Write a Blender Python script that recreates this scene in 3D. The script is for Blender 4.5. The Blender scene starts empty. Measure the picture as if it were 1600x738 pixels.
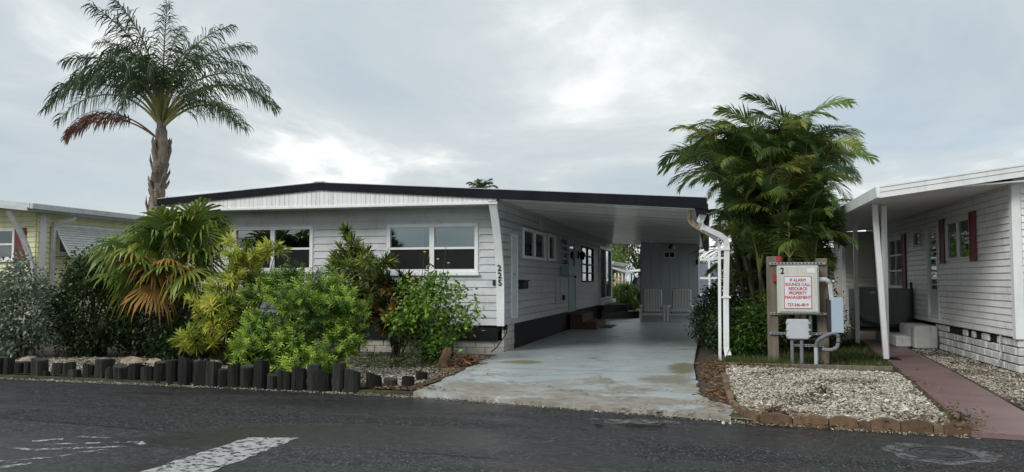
import bpy, math, random
import numpy as np
from mathutils import Vector

random.seed(7)
rng = np.random.default_rng(7)
sc = bpy.context.scene
C = sc.collection
R = math.radians

# ------------------------------------------------------------------ camera, sky, sun, exposure
cam_d = bpy.data.cameras.new('camera')
cam = bpy.data.objects.new('camera', cam_d)
C.objects.link(cam)
cam.location = (0, 0, 1.55)
cam.rotation_euler = (R(90 + 3.16), 0, R(13.9))
cam_d.sensor_width = 36
cam_d.lens = 28.125
cam_d.clip_start = 0.05
cam_d.clip_end = 3000
sc.camera = cam

SUN_EL, SUN_AZ = 36, 214          # elevation, compass direction the light comes from (0 = +Y, clockwise)
w = bpy.data.worlds.new('World')
sc.world = w
w.use_nodes = True
nt = w.node_tree
nt.nodes.clear()


def N(nt, typ, **kw):
    n = nt.nodes.new(typ)
    for k, v in kw.items():
        if k.startswith('i_'):
            n.inputs[k[2:].replace('_', ' ')].default_value = v
        else:
            setattr(n, k, v)
    return n


def ramp(nt, stops, interp='LINEAR'):
    n = nt.nodes.new('ShaderNodeValToRGB')
    e = n.color_ramp.elements
    n.color_ramp.interpolation = interp
    while len(e) < len(stops):
        e.new(0.5)
    for s, (p, c) in zip(e, stops):
        s.position = p
        s.color = (c[0], c[1], c[2], 1) if not isinstance(c, (int, float)) else (c, c, c, 1)
    return n


L = nt.links.new
sky = N(nt, 'ShaderNodeTexSky', sky_type='NISHITA', sun_disc=False)
sky.sun_elevation = R(SUN_EL)
sky.sun_rotation = R(SUN_AZ)
tc = N(nt, 'ShaderNodeTexCoord')
sep = N(nt, 'ShaderNodeSeparateXYZ')
L(tc.outputs['Generated'], sep.inputs[0])
den = N(nt, 'ShaderNodeMath', operation='MAXIMUM')
den.inputs[1].default_value = 0.0
L(sep.outputs['Z'], den.inputs[0])
add = N(nt, 'ShaderNodeMath', operation='ADD')
add.inputs[1].default_value = 0.16
L(den.outputs[0], add.inputs[0])
dx = N(nt, 'ShaderNodeMath', operation='DIVIDE')
dy = N(nt, 'ShaderNodeMath', operation='DIVIDE')
L(sep.outputs['X'], dx.inputs[0]); L(add.outputs[0], dx.inputs[1])
L(sep.outputs['Y'], dy.inputs[0]); L(add.outputs[0], dy.inputs[1])
com = N(nt, 'ShaderNodeCombineXYZ')
L(dx.outputs[0], com.inputs['X']); L(dy.outputs[0], com.inputs['Y'])
n1 = N(nt, 'ShaderNodeTexNoise')
n1.inputs['Scale'].default_value = 0.9
n1.inputs['Detail'].default_value = 7
n1.inputs['Roughness'].default_value = 0.56
n1.inputs['Distortion'].default_value = 0.45
mp = N(nt, 'ShaderNodeMapping')
mp.inputs['Location'].default_value = (5.5, 2.2, 0)
mp.inputs['Scale'].default_value = (1.0, 0.8, 1)
L(com.outputs[0], mp.inputs[0]); L(mp.outputs[0], n1.inputs['Vector'])
r1 = ramp(nt, [(0.30, (.44, .515, .58)), (0.43, (.515, .58, .62)), (0.51, (.575, .63, .655)), (0.57, (.72, .76, .77)), (0.63, (.98, .985, .975)), (0.72, (1.12, 1.12, 1.10))])
L(n1.outputs['Fac'], r1.inputs[0])
n2 = N(nt, 'ShaderNodeTexNoise')
n2.inputs['Scale'].default_value = 0.5
n2.inputs['Detail'].default_value = 5
mp2 = N(nt, 'ShaderNodeMapping')
mp2.inputs['Location'].default_value = (7.3, 1.9, 0)
L(com.outputs[0], mp2.inputs[0]); L(mp2.outputs[0], n2.inputs['Vector'])
r2 = ramp(nt, [(0.28, 0.72), (0.44, 1.0)])
L(n2.outputs['Fac'], r2.inputs[0])
bg_sky = N(nt, 'ShaderNodeBackground'); bg_sky.inputs['Strength'].default_value = 0.10
bg_cld = N(nt, 'ShaderNodeBackground'); bg_cld.inputs['Strength'].default_value = 0.75
L(sky.outputs[0], bg_sky.inputs[0]); L(r1.outputs[0], bg_cld.inputs[0])
mx = N(nt, 'ShaderNodeMixShader')
L(r2.outputs[0], mx.inputs[0]); L(bg_sky.outputs[0], mx.inputs[1]); L(bg_cld.outputs[0], mx.inputs[2])
wo = N(nt, 'ShaderNodeOutputWorld')
L(mx.outputs[0], wo.inputs[0])

sun_d = bpy.data.lights.new('sun', 'SUN')
sun_d.energy = 1.5
sun_d.angle = R(25)
sun_d.color = (1, .97, .92)
sun = bpy.data.objects.new('sun', sun_d)
C.objects.link(sun)
az = R(SUN_AZ)
sdir = Vector((math.sin(az) * math.cos(R(SUN_EL)), math.cos(az) * math.cos(R(SUN_EL)), math.sin(R(SUN_EL))))
sun.rotation_euler = sdir.to_track_quat('Z', 'Y').to_euler()
sun.location = (0, -5, 20)

sc.view_settings.view_transform = 'Standard'
sc.view_settings.look = 'None'
sc.view_settings.exposure = 0.6
sc.view_settings.gamma = 1
sc.view_settings.use_curve_mapping = False
sc.cycles.use_denoising = True
sc.cycles.max_bounces = 8
sc.cycles.diffuse_bounces = 6
sc.cycles.transparent_max_bounces = 8

# ------------------------------------------------------------------ materials
def lin(h):
    h = h.lstrip('#')
    o = []
    for i in (0, 2, 4):
        c = int(h[i:i + 2], 16) / 255
        o.append(c / 12.92 if c <= .04045 else ((c + .055) / 1.055) ** 2.4)
    return tuple(o)


M = {}


def newmat(name):
    m = bpy.data.materials.new(name)
    m.use_nodes = True
    nt = m.node_tree
    b = nt.nodes['Principled BSDF']
    M[name] = m
    return m, nt, b


def pos(nt, scale=(1, 1, 1)):
    g = N(nt, 'ShaderNodeNewGeometry')
    mp = N(nt, 'ShaderNodeMapping')
    mp.inputs['Scale'].default_value = scale
    nt.links.new(g.outputs['Position'], mp.inputs[0])
    return mp.outputs[0]


def noise(nt, vec, scale, detail=4, rough=.55, dist=0):
    n = N(nt, 'ShaderNodeTexNoise')
    n.inputs['Scale'].default_value = scale
    n.inputs['Detail'].default_value = detail
    n.inputs['Roughness'].default_value = rough
    n.inputs['Distortion'].default_value = dist
    nt.links.new(vec, n.inputs['Vector'])
    return n.outputs['Fac']


def mixc(nt, fac, a, b, blend='MIX'):
    n = N(nt, 'ShaderNodeMix', data_type='RGBA', blend_type=blend)
    for i, v in ((0, fac), (6, a), (7, b)):
        if isinstance(v, (int, float)):
            n.inputs[i].default_value = v
        elif isinstance(v, tuple):
            n.inputs[i].default_value = (*v[:3], 1)
        else:
            nt.links.new(v, n.inputs[i])
    return n.outputs[2]


def bumpn(nt, b, h, strength=.3, dist=.01):
    n = N(nt, 'ShaderNodeBump')
    n.inputs['Strength'].default_value = strength
    n.inputs['Distance'].default_value = dist
    nt.links.new(h, n.inputs['Height'])
    nt.links.new(n.outputs[0], b.inputs['Normal'])


def simple(name, col, rough=.6, var=.12, vscale=2.5, stretch=(1, 1, 1), bump=0, bscale=80, dirt=None, dirt_amt=.35, metal=0, spec=.5, rvar=.1, objvar=0.0):
    m, nt, b = newmat(name)
    col = lin(col) if isinstance(col, str) else col
    v = pos(nt, stretch)
    f = noise(nt, v, vscale, 6, .6)
    rp = ramp(nt, [(.3, tuple(c * (1 - var) for c in col)), (.7, tuple(min(1, c * (1 + var)) for c in col))])
    nt.links.new(f, rp.inputs[0])
    out = rp.outputs[0]
    if dirt:
        d = lin(dirt) if isinstance(dirt, str) else dirt
        f2 = noise(nt, pos(nt, (3 * stretch[0], 3 * stretch[1], .7 * stretch[2])), 1.6, 7, .65)
        r2 = ramp(nt, [(.5, 0), (.78, dirt_amt)])
        nt.links.new(f2, r2.inputs[0])
        out = mixc(nt, r2.outputs[0], out, d)
    if objvar:
        oi = N(nt, 'ShaderNodeObjectInfo')
        ro = ramp(nt, [(0, 1 - objvar), (1, 1.0)])
        nt.links.new(oi.outputs['Random'], ro.inputs[0])
        out = mixc(nt, 1.0, out, ro.outputs[0], 'MULTIPLY')
    nt.links.new(out, b.inputs['Base Color'])
    rr = N(nt, 'ShaderNodeMapRange')
    rr.inputs[3].default_value = max(.03, rough - rvar)
    rr.inputs[4].default_value = min(1, rough + rvar)
    nt.links.new(f, rr.inputs[0])
    nt.links.new(rr.outputs[0], b.inputs['Roughness'])
    b.inputs['Metallic'].default_value = metal
    b.inputs['Specular IOR Level'].default_value = spec
    if bump:
        bumpn(nt, b, noise(nt, v, bscale, 3), bump, .01)
    return m


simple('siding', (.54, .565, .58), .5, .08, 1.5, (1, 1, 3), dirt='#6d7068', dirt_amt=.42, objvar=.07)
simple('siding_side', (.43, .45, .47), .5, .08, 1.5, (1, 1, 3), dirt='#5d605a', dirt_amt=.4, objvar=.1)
simple('trim_white', (.74, .76, .77), .42, .05, 3, dirt='#8b8a80', dirt_amt=.3)
simple('gable_white', (.76, .785, .785), .5, .06, 2, (3, 3, .6), dirt='#80827a', dirt_amt=.45, objvar=.06)
simple('ceiling_white', (.82, .83, .81), .2, .08, 1.2, (1, 3, 1), dirt='#6d7067', dirt_amt=.5, objvar=.12)
simple('black_fascia', (.008, .009, .014), .55, .4, 4, bump=.1, bscale=30, dirt='#2a2c32', dirt_amt=.2, spec=.1)
simple('black_skirt', (.008, .009, .011), .7, .35, 3, bump=.15, bscale=40, spec=.25)
simple('roof_top', (.55, .55, .53), .7, .12, 2)
simple('interior', (.05, .05, .055), .9, .1, 1)
simple('pale_sheet', (.58, .65, .64), .8, .06, 3)
simple('curtain', (.42, .52, .50), .8, .08, 3)
simple('screen_dark', (.010, .011, .012), .85, .1, 3)
simple('black_metal', (.008, .008, .009), .6, .2, 5, spec=.3)
simple('rust_metal', (.42, .33, .22), .7, .4, 18, dirt='#7a4a20', dirt_amt=.7)
simple('pipe_white', (.72, .735, .745), .38, .05, 4, (1, 1, .4), dirt='#8a8272', dirt_amt=.55)
simple('block_tan', (.47, .45, .40), .85, .15, 6, bump=.5, bscale=45, dirt='#5c5546', dirt_amt=.5)
simple('block_white', (.62, .625, .61), .8, .12, 5, bump=.6, bscale=35, dirt='#55554d', dirt_amt=.7, objvar=.18)
simple('yellow_siding', (.72, .70, .44), .5, .06, 2, dirt='#8a8860', dirt_amt=.3)
simple('vinyl_white', (.80, .795, .78), .42, .06, 1.6, (1, 1, 3), dirt='#7a786e', dirt_amt=.4, objvar=.06)
simple('vinyl_cream', (.55, .52, .45), .5, .05, 1.6)
simple('metal_grey', (.46, .485, .50), .4, .08, 3, dirt='#6b6e6b', dirt_amt=.3)
simple('roof_edge_grey', (.50, .53, .53), .42, .08, 2, (1, 1, 3), dirt='#66685f', dirt_amt=.5)
simple('red_shutter', (.17, .022, .026), .5, .15, 5)
simple('mint', (.25, .40, .38), .45, .08, 3)
simple('door_grey', (.56, .60, .63), .42, .05, 3)
simple('brick_red', (.095, .045, .035), .8, .3, 9, bump=.4, bscale=30)
simple('step_grey', (.13, .13, .125), .8, .2, 6, bump=.3, bscale=50)
simple('shed_panel', (.42, .45, .48), .45, .07, 1.5, (2, 2, .6))
simple('log_dark', (.030, .031, .027), .85, .7, 16, (1, 1, .12), bump=1.0, bscale=45, dirt='#43463c', dirt_amt=.6, spec=.2, objvar=.6)
simple('log_top', (.03, .031, .028), .85, .4, 25, bump=.4, bscale=60)
simple('edger', (.20, .125, .07), .85, .35, 9, bump=.6, bscale=70, dirt='#2a241c', dirt_amt=.85, objvar=.5)
simple('wood_post', (.15, .125, .095), .8, .35, 12, (1, 1, .15), bump=.4, bscale=50, dirt='#3a3a30', dirt_amt=.4)
simple('galv', (.36, .38, .39), .4, .15, 8, metal=.6)
simple('slot_dark', (.01, .01, .01), .8, .1, 3)
simple('cabinet', (.52, .535, .48), .5, .08, 3, (2, 2, .5), dirt='#6f7262', dirt_amt=.55)
simple('notice_white', (.66, .69, .73), .4, .03, 3)
simple('ink_red', (.42, .02, .05), .5, .1, 5)
simple('ink_black', (.010, .010, .012), .5, .1, 5)
simple('box_grey', (.45, .48, .51), .45, .06, 3, dirt='#70746f', dirt_amt=.35)
simple('conduit_grey', (.17, .18, .20), .5, .15, 5)
simple('box_blue', (.36, .44, .52), .4, .06, 3)
simple('red_paint', (.33, .02, .02), .5, .1, 5)
simple('ac_grey', (.17, .175, .178), .5, .12, 3, dirt='#3c3d3a', dirt_amt=.4)
simple('ac_dark', (.025, .025, .026), .5, .15, 5)
simple('patio_frame', (.74, .74, .71), .45, .06, 3)
simple('rock', (.30, .25, .19), .9, .3, 8, bump=.7, bscale=20)
simple('dead_wood', (.13, .08, .045), .9, .5, 14, (1, 1, .3), bump=.8, bscale=40)
simple('trunk', (.19, .155, .125), .9, .6, 5, (1, 1, .45), bump=1.0, bscale=14, dirt='#2c2119', dirt_amt=.9)
simple('trunk_dark', (.07, .055, .04), .9, .4, 8, bump=.8, bscale=20)
simple('stem_bark', (.055, .045, .033), .9, .3, 10)
simple('cane', (.22, .21, .07), .6, .35, 3, (1, 1, .6))
simple('iron', (.03, .03, .031), .5, .35, 30, bump=.5, bscale=60)
simple('terracotta', (.30, .13, .08), .8, .2, 4)
simple('ochre_wall', (.50, .32, .18), .8, .1, 2)
simple('car_dark', (.03, .035, .045), .25, .1, 2)
simple('truck_blue', (.16, .19, .23), .35, .1, 2)
simple('tyre', (.012, .012, .012), .8, .2, 8)
simple('soil', (.060, .045, .031), .95, .4, 5, bump=.8, bscale=18)
m, nt, b = newmat('lot_ground')
p = pos(nt)
lg = ramp(nt, [(.35, (.040, .033, .022)), (.5, (.055, .058, .022)), (.65, (.075, .085, .028))]); nt.links.new(noise(nt, p, .9, 8, .7), lg.inputs[0])
lg2 = ramp(nt, [(.3, .45), (.7, 1.4)]); nt.links.new(noise(nt, p, 22, 6, .8), lg2.inputs[0])
nt.links.new(mixc(nt, 1.0, lg.outputs[0], lg2.outputs[0], 'MULTIPLY'), b.inputs['Base Color'])
b.inputs['Roughness'].default_value = .95
bumpn(nt, b, noise(nt, p, 25, 5), .7, .02)
simple('concrete_worn', (.34, .34, .32), .8, .2, 5, bump=.4, bscale=60)
simple('far_ground', (.075, .085, .040), .95, .35, .3)

# cushion with vertical stripes
m, nt, b = newmat('cushion')
tcn = N(nt, 'ShaderNodeTexCoord')
wv = N(nt, 'ShaderNodeTexWave', wave_type='BANDS', bands_direction='X')
wv.inputs['Scale'].default_value = 3.2
wv.inputs['Distortion'].default_value = .2
nt.links.new(tcn.outputs['Object'], wv.inputs['Vector'])
rp = ramp(nt, [(.2, (.40, .41, .41)), (.4, (.52, .53, .52)), (.8, (.56, .57, .56))])
nt.links.new(wv.outputs['Fac'], rp.inputs[0]); nt.links.new(rp.outputs[0], b.inputs['Base Color'])
b.inputs['Roughness'].default_value = .9

# glass
m, nt, b = newmat('glass')
nt.nodes.remove(b)
out = nt.nodes['Material Output']
gl = N(nt, 'ShaderNodeBsdfGlossy'); gl.inputs['Roughness'].default_value = .02
gl.inputs['Color'].default_value = (.9, .95, .96, 1)
tr = N(nt, 'ShaderNodeBsdfTransparent'); tr.inputs['Color'].default_value = (.72, .78, .77, 1)
fr = N(nt, 'ShaderNodeFresnel'); fr.inputs['IOR'].default_value = 2.5
ms = N(nt, 'ShaderNodeMixShader')
nt.links.new(fr.outputs[0], ms.inputs[0]); nt.links.new(tr.outputs[0], ms.inputs[1]); nt.links.new(gl.outputs[0], ms.inputs[2])
nt.links.new(ms.outputs[0], out.inputs[0])

# insect screen: dark woven mesh, mostly opaque to reflections
m, nt, b = newmat('insect_screen')
b.inputs['Base Color'].default_value = (.012, .013, .014, 1)
b.inputs['Roughness'].default_value = .7
b.inputs['Specular IOR Level'].default_value = .25
tr = N(nt, 'ShaderNodeBsdfTransparent'); ms = N(nt, 'ShaderNodeMixShader'); ms.inputs[0].default_value = .72
out = nt.nodes['Material Output']
nt.links.new(tr.outputs[0], ms.inputs[1]); nt.links.new(b.outputs[0], ms.inputs[2]); nt.links.new(ms.outputs[0], out.inputs[0])

# wet asphalt
m, nt, b = newmat('asphalt')
p = pos(nt)
grain = noise(nt, p, 38, 4, .85)
mid = noise(nt, p, 7, 6, .7)
big = noise(nt, pos(nt, (.35, 1.0, 1)), .55, 6, .6, .6)
rp = ramp(nt, [(.40, (.008, .008, .009)), (.50, (.026, .027, .028)), (.57, (.075, .077, .078)), (.64, (.34, .345, .35))])
nt.links.new(grain, rp.inputs[0])
wet = ramp(nt, [(.43, 0), (.57, 1)])
nt.links.new(big, wet.inputs[0])
sx_ = N(nt, 'ShaderNodeSeparateXYZ'); nt.links.new(p, sx_.inputs[0])
sm = N(nt, 'ShaderNodeMath', operation='MULTIPLY_ADD'); nt.links.new(sx_.outputs['X'], sm.inputs[0]); sm.inputs[1].default_value = .115; nt.links.new(sx_.outputs['Y'], sm.inputs[2])
sn = N(nt, 'ShaderNodeMath', operation='MULTIPLY_ADD'); nt.links.new(noise(nt, p, 2.5, 5), sn.inputs[0]); sn.inputs[1].default_value = .10; nt.links.new(sm.outputs[0], sn.inputs[2])
lane = N(nt, 'ShaderNodeMapRange'); lane.inputs[1].default_value = 6.55; lane.inputs[2].default_value = 6.75; nt.links.new(sn.outputs[0], lane.inputs[0])
seam = N(nt, 'ShaderNodeMath', operation='COMPARE'); nt.links.new(sn.outputs[0], seam.inputs[0]); seam.inputs[1].default_value = 6.64; seam.inputs[2].default_value = .018
near_old = mixc(nt, .35, rp.outputs[0], (.085, .087, .089))
far_new = mixc(nt, .2, rp.outputs[0], (.030, .031, .033))
dry0 = mixc(nt, lane.outputs[0], near_old, far_new)
drycol = mixc(nt, seam.outputs[0], dry0, (.010, .010, .011))
wetcol = mixc(nt, .55, rp.outputs[0], (.012, .0125, .014))
gr2 = noise(nt, p, 13, 8, .88)
gm = ramp(nt, [(.36, .35), (.5, .78), (.62, 1.75)])
nt.links.new(gr2, gm.inputs[0])
patch = ramp(nt, [(.35, .6), (.65, 1.2)])
nt.links.new(mid, patch.inputs[0])
c0 = mixc(nt, wet.outputs[0], drycol, wetcol)
c1 = mixc(nt, 1.0, mixc(nt, 1.0, c0, gm.outputs[0], 'MULTIPLY'), patch.outputs[0], 'MULTIPLY')
# fine cracks
vo = N(nt, 'ShaderNodeTexVoronoi', feature='DISTANCE_TO_EDGE')
vo.inputs['Scale'].default_value = .38
vd = N(nt, 'ShaderNodeTexNoise'); vd.inputs['Scale'].default_value = 2.2; vd.inputs['Detail'].default_value = 6
nt.links.new(p, vd.inputs['Vector'])
vm = N(nt, 'ShaderNodeVectorMath', operation='MULTIPLY_ADD')
nt.links.new(vd.outputs['Color'], vm.inputs[0]); vm.inputs[1].default_value = (.7, .7, 0); nt.links.new(p, vm.inputs[2])
nt.links.new(vm.outputs[0], vo.inputs['Vector'])
cr = ramp(nt, [(.0, .35), (.0035, 1.0)])
nt.links.new(vo.outputs['Distance'], cr.inputs[0])
c2 = mixc(nt, 1.0, c1, cr.outputs[0], 'MULTIPLY')
nt.links.new(c2, b.inputs['Base Color'])
spn = ramp(nt, [(0, .10), (1, .34)]); nt.links.new(wet.outputs[0], spn.inputs[0]); nt.links.new(spn.outputs[0], b.inputs['Specular IOR Level'])
rr = ramp(nt, [(0, .62), (.6, .42), (1, .30)])
nt.links.new(wet.outputs[0], rr.inputs[0])
# puddle of standing water by the driveway lip
sp = N(nt, 'ShaderNodeVectorMath', operation='DISTANCE')
pm = N(nt, 'ShaderNodeMapping'); pm.inputs['Scale'].default_value = (.8, 1.0, 0)
g_ = N(nt, 'ShaderNodeNewGeometry'); nt.links.new(g_.outputs['Position'], pm.inputs[0]); nt.links.new(pm.outputs[0], sp.inputs[0])
sp.inputs[1].default_value = (-.80 * .8, 8.75, 0)
pn = N(nt, 'ShaderNodeMath', operation='MULTIPLY_ADD'); nt.links.new(noise(nt, p, 3.2, 5), pn.inputs[0]); pn.inputs[1].default_value = 1.3
nt.links.new(sp.outputs['Value'], pn.inputs[2])
pr_ = ramp(nt, [(.80, .04), (.98, 1.0)])
nt.links.new(pn.outputs[0], pr_.inputs[0])
rmul = N(nt, 'ShaderNodeMath', operation='MULTIPLY'); nt.links.new(rr.outputs[0], rmul.inputs[0]); nt.links.new(pr_.outputs[0], rmul.inputs[1])
nt.links.new(rmul.outputs[0], b.inputs['Roughness'])
bn = N(nt, 'ShaderNodeBump'); bn.inputs['Distance'].default_value = .006
nt.links.new(grain, bn.inputs['Height'])
bs = N(nt, 'ShaderNodeMath', operation='MULTIPLY'); bs.inputs[1].default_value = .55; nt.links.new(pr_.outputs[0], bs.inputs[0]); nt.links.new(bs.outputs[0], bn.inputs['Strength'])
nt.links.new(bn.outputs[0], b.inputs['Normal'])

# worn road paint: chips reveal what is below
for pname, lo_, hi_ in (('road_paint', .44, .50), ('road_paint_faded', .475, .56)):
    m, nt, b = newmat(pname)
    p = pos(nt)
    f = noise(nt, p, 9, 10, .78)
    rp = ramp(nt, [(lo_, 0), (hi_, 1)])
    nt.links.new(f, rp.inputs[0])
    g2 = noise(nt, p, 130, 2, .7)
    r3 = ramp(nt, [(.3, (.20, .20, .20)), (.55, (.45, .455, .46))]); nt.links.new(g2, r3.inputs[0])
    nt.links.new(r3.outputs[0], b.inputs['Base Color'])
    b.inputs['Roughness'].default_value = .55
    tr = N(nt, 'ShaderNodeBsdfTransparent'); ms = N(nt, 'ShaderNodeMixShader'); out = nt.nodes['Material Output']
    nt.links.new(rp.outputs[0], ms.inputs[0]); nt.links.new(tr.outputs[0], ms.inputs[1]); nt.links.new(b.outputs[0], ms.inputs[2]); nt.links.new(ms.outputs[0], out.inputs[0])
    bumpn(nt, b, g2, .4, .006)

# pale worn ring round the manhole; also colours the painted puddle glint
m, nt, b = newmat('ring_worn_glint')
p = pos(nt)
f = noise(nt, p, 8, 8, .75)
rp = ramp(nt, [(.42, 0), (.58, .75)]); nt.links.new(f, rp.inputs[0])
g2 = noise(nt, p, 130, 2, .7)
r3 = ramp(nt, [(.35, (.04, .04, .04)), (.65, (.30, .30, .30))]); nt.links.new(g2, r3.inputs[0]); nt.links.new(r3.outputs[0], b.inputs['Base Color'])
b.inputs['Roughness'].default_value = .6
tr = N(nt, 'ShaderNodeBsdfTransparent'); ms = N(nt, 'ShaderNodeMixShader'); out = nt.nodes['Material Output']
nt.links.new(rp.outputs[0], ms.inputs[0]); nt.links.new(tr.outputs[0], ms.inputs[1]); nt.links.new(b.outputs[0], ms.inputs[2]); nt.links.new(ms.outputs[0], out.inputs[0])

# painted driveway: blue grey paint, worn to bare dirty concrete towards the road
m, nt, b = newmat('driveway')
p = pos(nt)
base = ramp(nt, [(.3, (.36, .41, .42)), (.7, (.47, .515, .525))]); nt.links.new(noise(nt, p, 1.3, 6, .6), base.inputs[0])
sepn = N(nt, 'ShaderNodeSeparateXYZ'); nt.links.new(p, sepn.inputs[0])
mr = N(nt, 'ShaderNodeMapRange'); mr.inputs[1].default_value = 13.2; mr.inputs[2].default_value = 9.4; mr.inputs[3].default_value = 0.0; mr.inputs[4].default_value = .20
nt.links.new(sepn.outputs['Y'], mr.inputs[0])
wf = noise(nt, pos(nt, (.75, 1.15, 1)), 1.6, 12, .74, .5)
ad = N(nt, 'ShaderNodeMath', operation='ADD'); nt.links.new(wf, ad.inputs[0]); nt.links.new(mr.outputs[0], ad.inputs[1])
wr = ramp(nt, [(.575, 0), (.60, .55), (.68, .9)]); nt.links.new(ad.outputs[0], wr.inputs[0])
bare = ramp(nt, [(.3, (.13, .115, .09)), (.55, (.24, .21, .165)), (.75, (.32, .305, .27))]); nt.links.new(noise(nt, p, 7, 6, .7), bare.inputs[0])
c = mixc(nt, wr.outputs[0], base.outputs[0], bare.outputs[0])
def blob(c, centre, rx, ry, col, amt, nscale=5):
    s = N(nt, 'ShaderNodeMapping'); s.inputs['Location'].default_value = (-centre[0] / rx, -centre[1] / ry, 0); s.inputs['Scale'].default_value = (1 / rx, 1 / ry, 0)
    nt.links.new(p, s.inputs[0])
    ln = N(nt, 'ShaderNodeVectorMath', operation='LENGTH'); nt.links.new(s.outputs[0], ln.inputs[0])
    a = N(nt, 'ShaderNodeMath', operation='MULTIPLY_ADD'); nt.links.new(noise(nt, p, nscale, 6, .65), a.inputs[0]); a.inputs[1].default_value = 1.6; nt.links.new(ln.outputs['Value'], a.inputs[2])
    r = ramp(nt, [(.75, amt), (1.0, 0)])
    sc_ = N(nt, 'ShaderNodeMath', operation='MULTIPLY'); sc_.inputs[1].default_value = .55; nt.links.new(a.outputs[0], sc_.inputs[0])
    nt.links.new(sc_.outputs[0], r.inputs[0])
    return mixc(nt, r.outputs[0], c, col)
c = blob(c, (-3.25, 13.7), .5, .35, (.20, .16, .04), .8)
c = blob(c, (-.45, 13.4), .28, 1.2, (.17, .14, .05), .8)
c = blob(c, (-.6, 12.0), .5, .5, (.17, .15, .11), .7)
# cracks
vo = N(nt, 'ShaderNodeTexVoronoi', feature='DISTANCE_TO_EDGE'); vo.inputs['Scale'].default_value = .30
vd = N(nt, 'ShaderNodeTexNoise'); vd.inputs['Scale'].default_value = 2.5; vd.inputs['Detail'].default_value = 5; nt.links.new(p, vd.inputs['Vector'])
vm = N(nt, 'ShaderNodeVectorMath', operation='MULTIPLY_ADD'); nt.links.new(vd.outputs['Color'], vm.inputs[0]); vm.inputs[1].default_value = (1.1, 1.1, 0); nt.links.new(p, vm.inputs[2]); nt.links.new(vm.outputs[0], vo.inputs['Vector'])
cr = ramp(nt, [(0, .35), (.0035, 1.0)]); nt.links.new(vo.outputs['Distance'], cr.inputs[0])
c = mixc(nt, 1.0, c, cr.outputs[0], 'MULTIPLY')
for jy in (12.75, 16.2, 19.8, 23.4, 27.0):
    cmpn = N(nt, 'ShaderNodeMath', operation='COMPARE'); nt.links.new(sepn.outputs['Y'], cmpn.inputs[0]); cmpn.inputs[1].default_value = jy; cmpn.inputs[2].default_value = .014
    c = mixc(nt, cmpn.outputs[0], c, (.10, .105, .10))
nt.links.new(c, b.inputs['Base Color'])
rr = N(nt, 'ShaderNodeMapRange'); rr.inputs[3].default_value = .30; rr.inputs[4].default_value = .75; nt.links.new(wr.outputs[0], rr.inputs[0]); nt.links.new(rr.outputs[0], b.inputs['Roughness'])
bumpn(nt, b, noise(nt, p, 60, 4), .25, .006)

# pink painted walk
m, nt, b = newmat('path_pink')
p = pos(nt)
rp = ramp(nt, [(.3, (.165, .105, .102)), (.7, (.225, .145, .14))]); nt.links.new(noise(nt, p, 1.8, 7, .65), rp.inputs[0])
dr = ramp(nt, [(.55, 0), (.75, .5)]); nt.links.new(noise(nt, p, 4, 8, .7), dr.inputs[0])
nt.links.new(mixc(nt, dr.outputs[0], rp.outputs[0], (.12, .10, .09)), b.inputs['Base Color'])
b.inputs['Roughness'].default_value = .45
bumpn(nt, b, noise(nt, p, 70, 4), .2, .005)


def tone_mat(name, stops, rough=.5, transl=.25, spec=.4):
    m, nt, b = newmat(name)
    a = N(nt, 'ShaderNodeAttribute', attribute_name='tone')
    rp = ramp(nt, [(q, lin(c) if isinstance(c, str) else c) for q, c in stops])
    nt.links.new(a.outputs['Fac'], rp.inputs[0])
    nt.links.new(rp.outputs[0], b.inputs['Base Color'])
    b.inputs['Roughness'].default_value = rough
    b.inputs['Specular IOR Level'].default_value = spec
    if transl:
        t = N(nt, 'ShaderNodeBsdfTranslucent')
        nt.links.new(rp.outputs[0], t.inputs[0])
        ms = N(nt, 'ShaderNodeMixShader'); ms.inputs[0].default_value = transl
        out = nt.nodes['Material Output']
        nt.links.new(b.outputs[0], ms.inputs[1]); nt.links.new(t.outputs[0], ms.inputs[2]); nt.links.new(ms.outputs[0], out.inputs[0])
    return m


tone_mat('leaf_queen', [(0, (.020, .045, .022)), (.6, (.045, .085, .035)), (.95, (.09, .135, .05)), (1, (.2, .15, .07))])
tone_mat('leaf_dead', [(0, (.09, .045, .032)), (1, (.20, .105, .075))], .8)
tone_mat('leaf_areca', [(0, (.03, .065, .02)), (.5, (.095, .165, .035)), (.9, (.22, .28, .065)), (1, (.34, .27, .08))], .4, .3)
tone_mat('leaf_fan', [(0, (.045, .10, .02)), (.5, (.14, .215, .035)), (.85, (.30, .32, .06)), (1, (.48, .40, .10))], .4, .3)
tone_mat('leaf_fan_dry', [(0, (.16, .17, .03)), (.4, (.38, .26, .06)), (1, (.34, .16, .05))], .7)
tone_mat('leaf_hedge', [(0, (.020, .038, .016)), (.7, (.038, .072, .024)), (1, (.085, .14, .04))], .4)
tone_mat('leaf_silver', [(0, (.08, .115, .08)), (.6, (.20, .25, .18)), (1, (.36, .42, .32))], .55)
tone_mat('leaf_song', [(0, (.08, .13, .02)), (.35, (.28, .35, .045)), (.8, (.52, .56, .11)), (1, (.66, .60, .11))], .42, .3)
tone_mat('leaf_feather', [(0, (.02, .06, .010)), (.45, (.12, .24, .026)), (1, (.42, .55, .075))], .5, .35)
tone_mat('leaf_drac', [(0, (.045, .09, .02)), (.5, (.14, .20, .04)), (1, (.34, .36, .09))], .42)
tone_mat('leaf_croton', [(0, (.020, .03, .014)), (.45, (.07, .075, .02)), (.75, (.16, .09, .025)), (1, (.30, .19, .03))], .35)
tone_mat('leaf_hib', [(0, (.04, .10, .018)), (.6, (.12, .25, .03)), (1, (.27, .40, .055))], .35, .3)
tone_mat('leaf_tree', [(0, (.03, .05, .018)), (.6, (.09, .12, .04)), (1, (.18, .19, .07))], .6)
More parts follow.
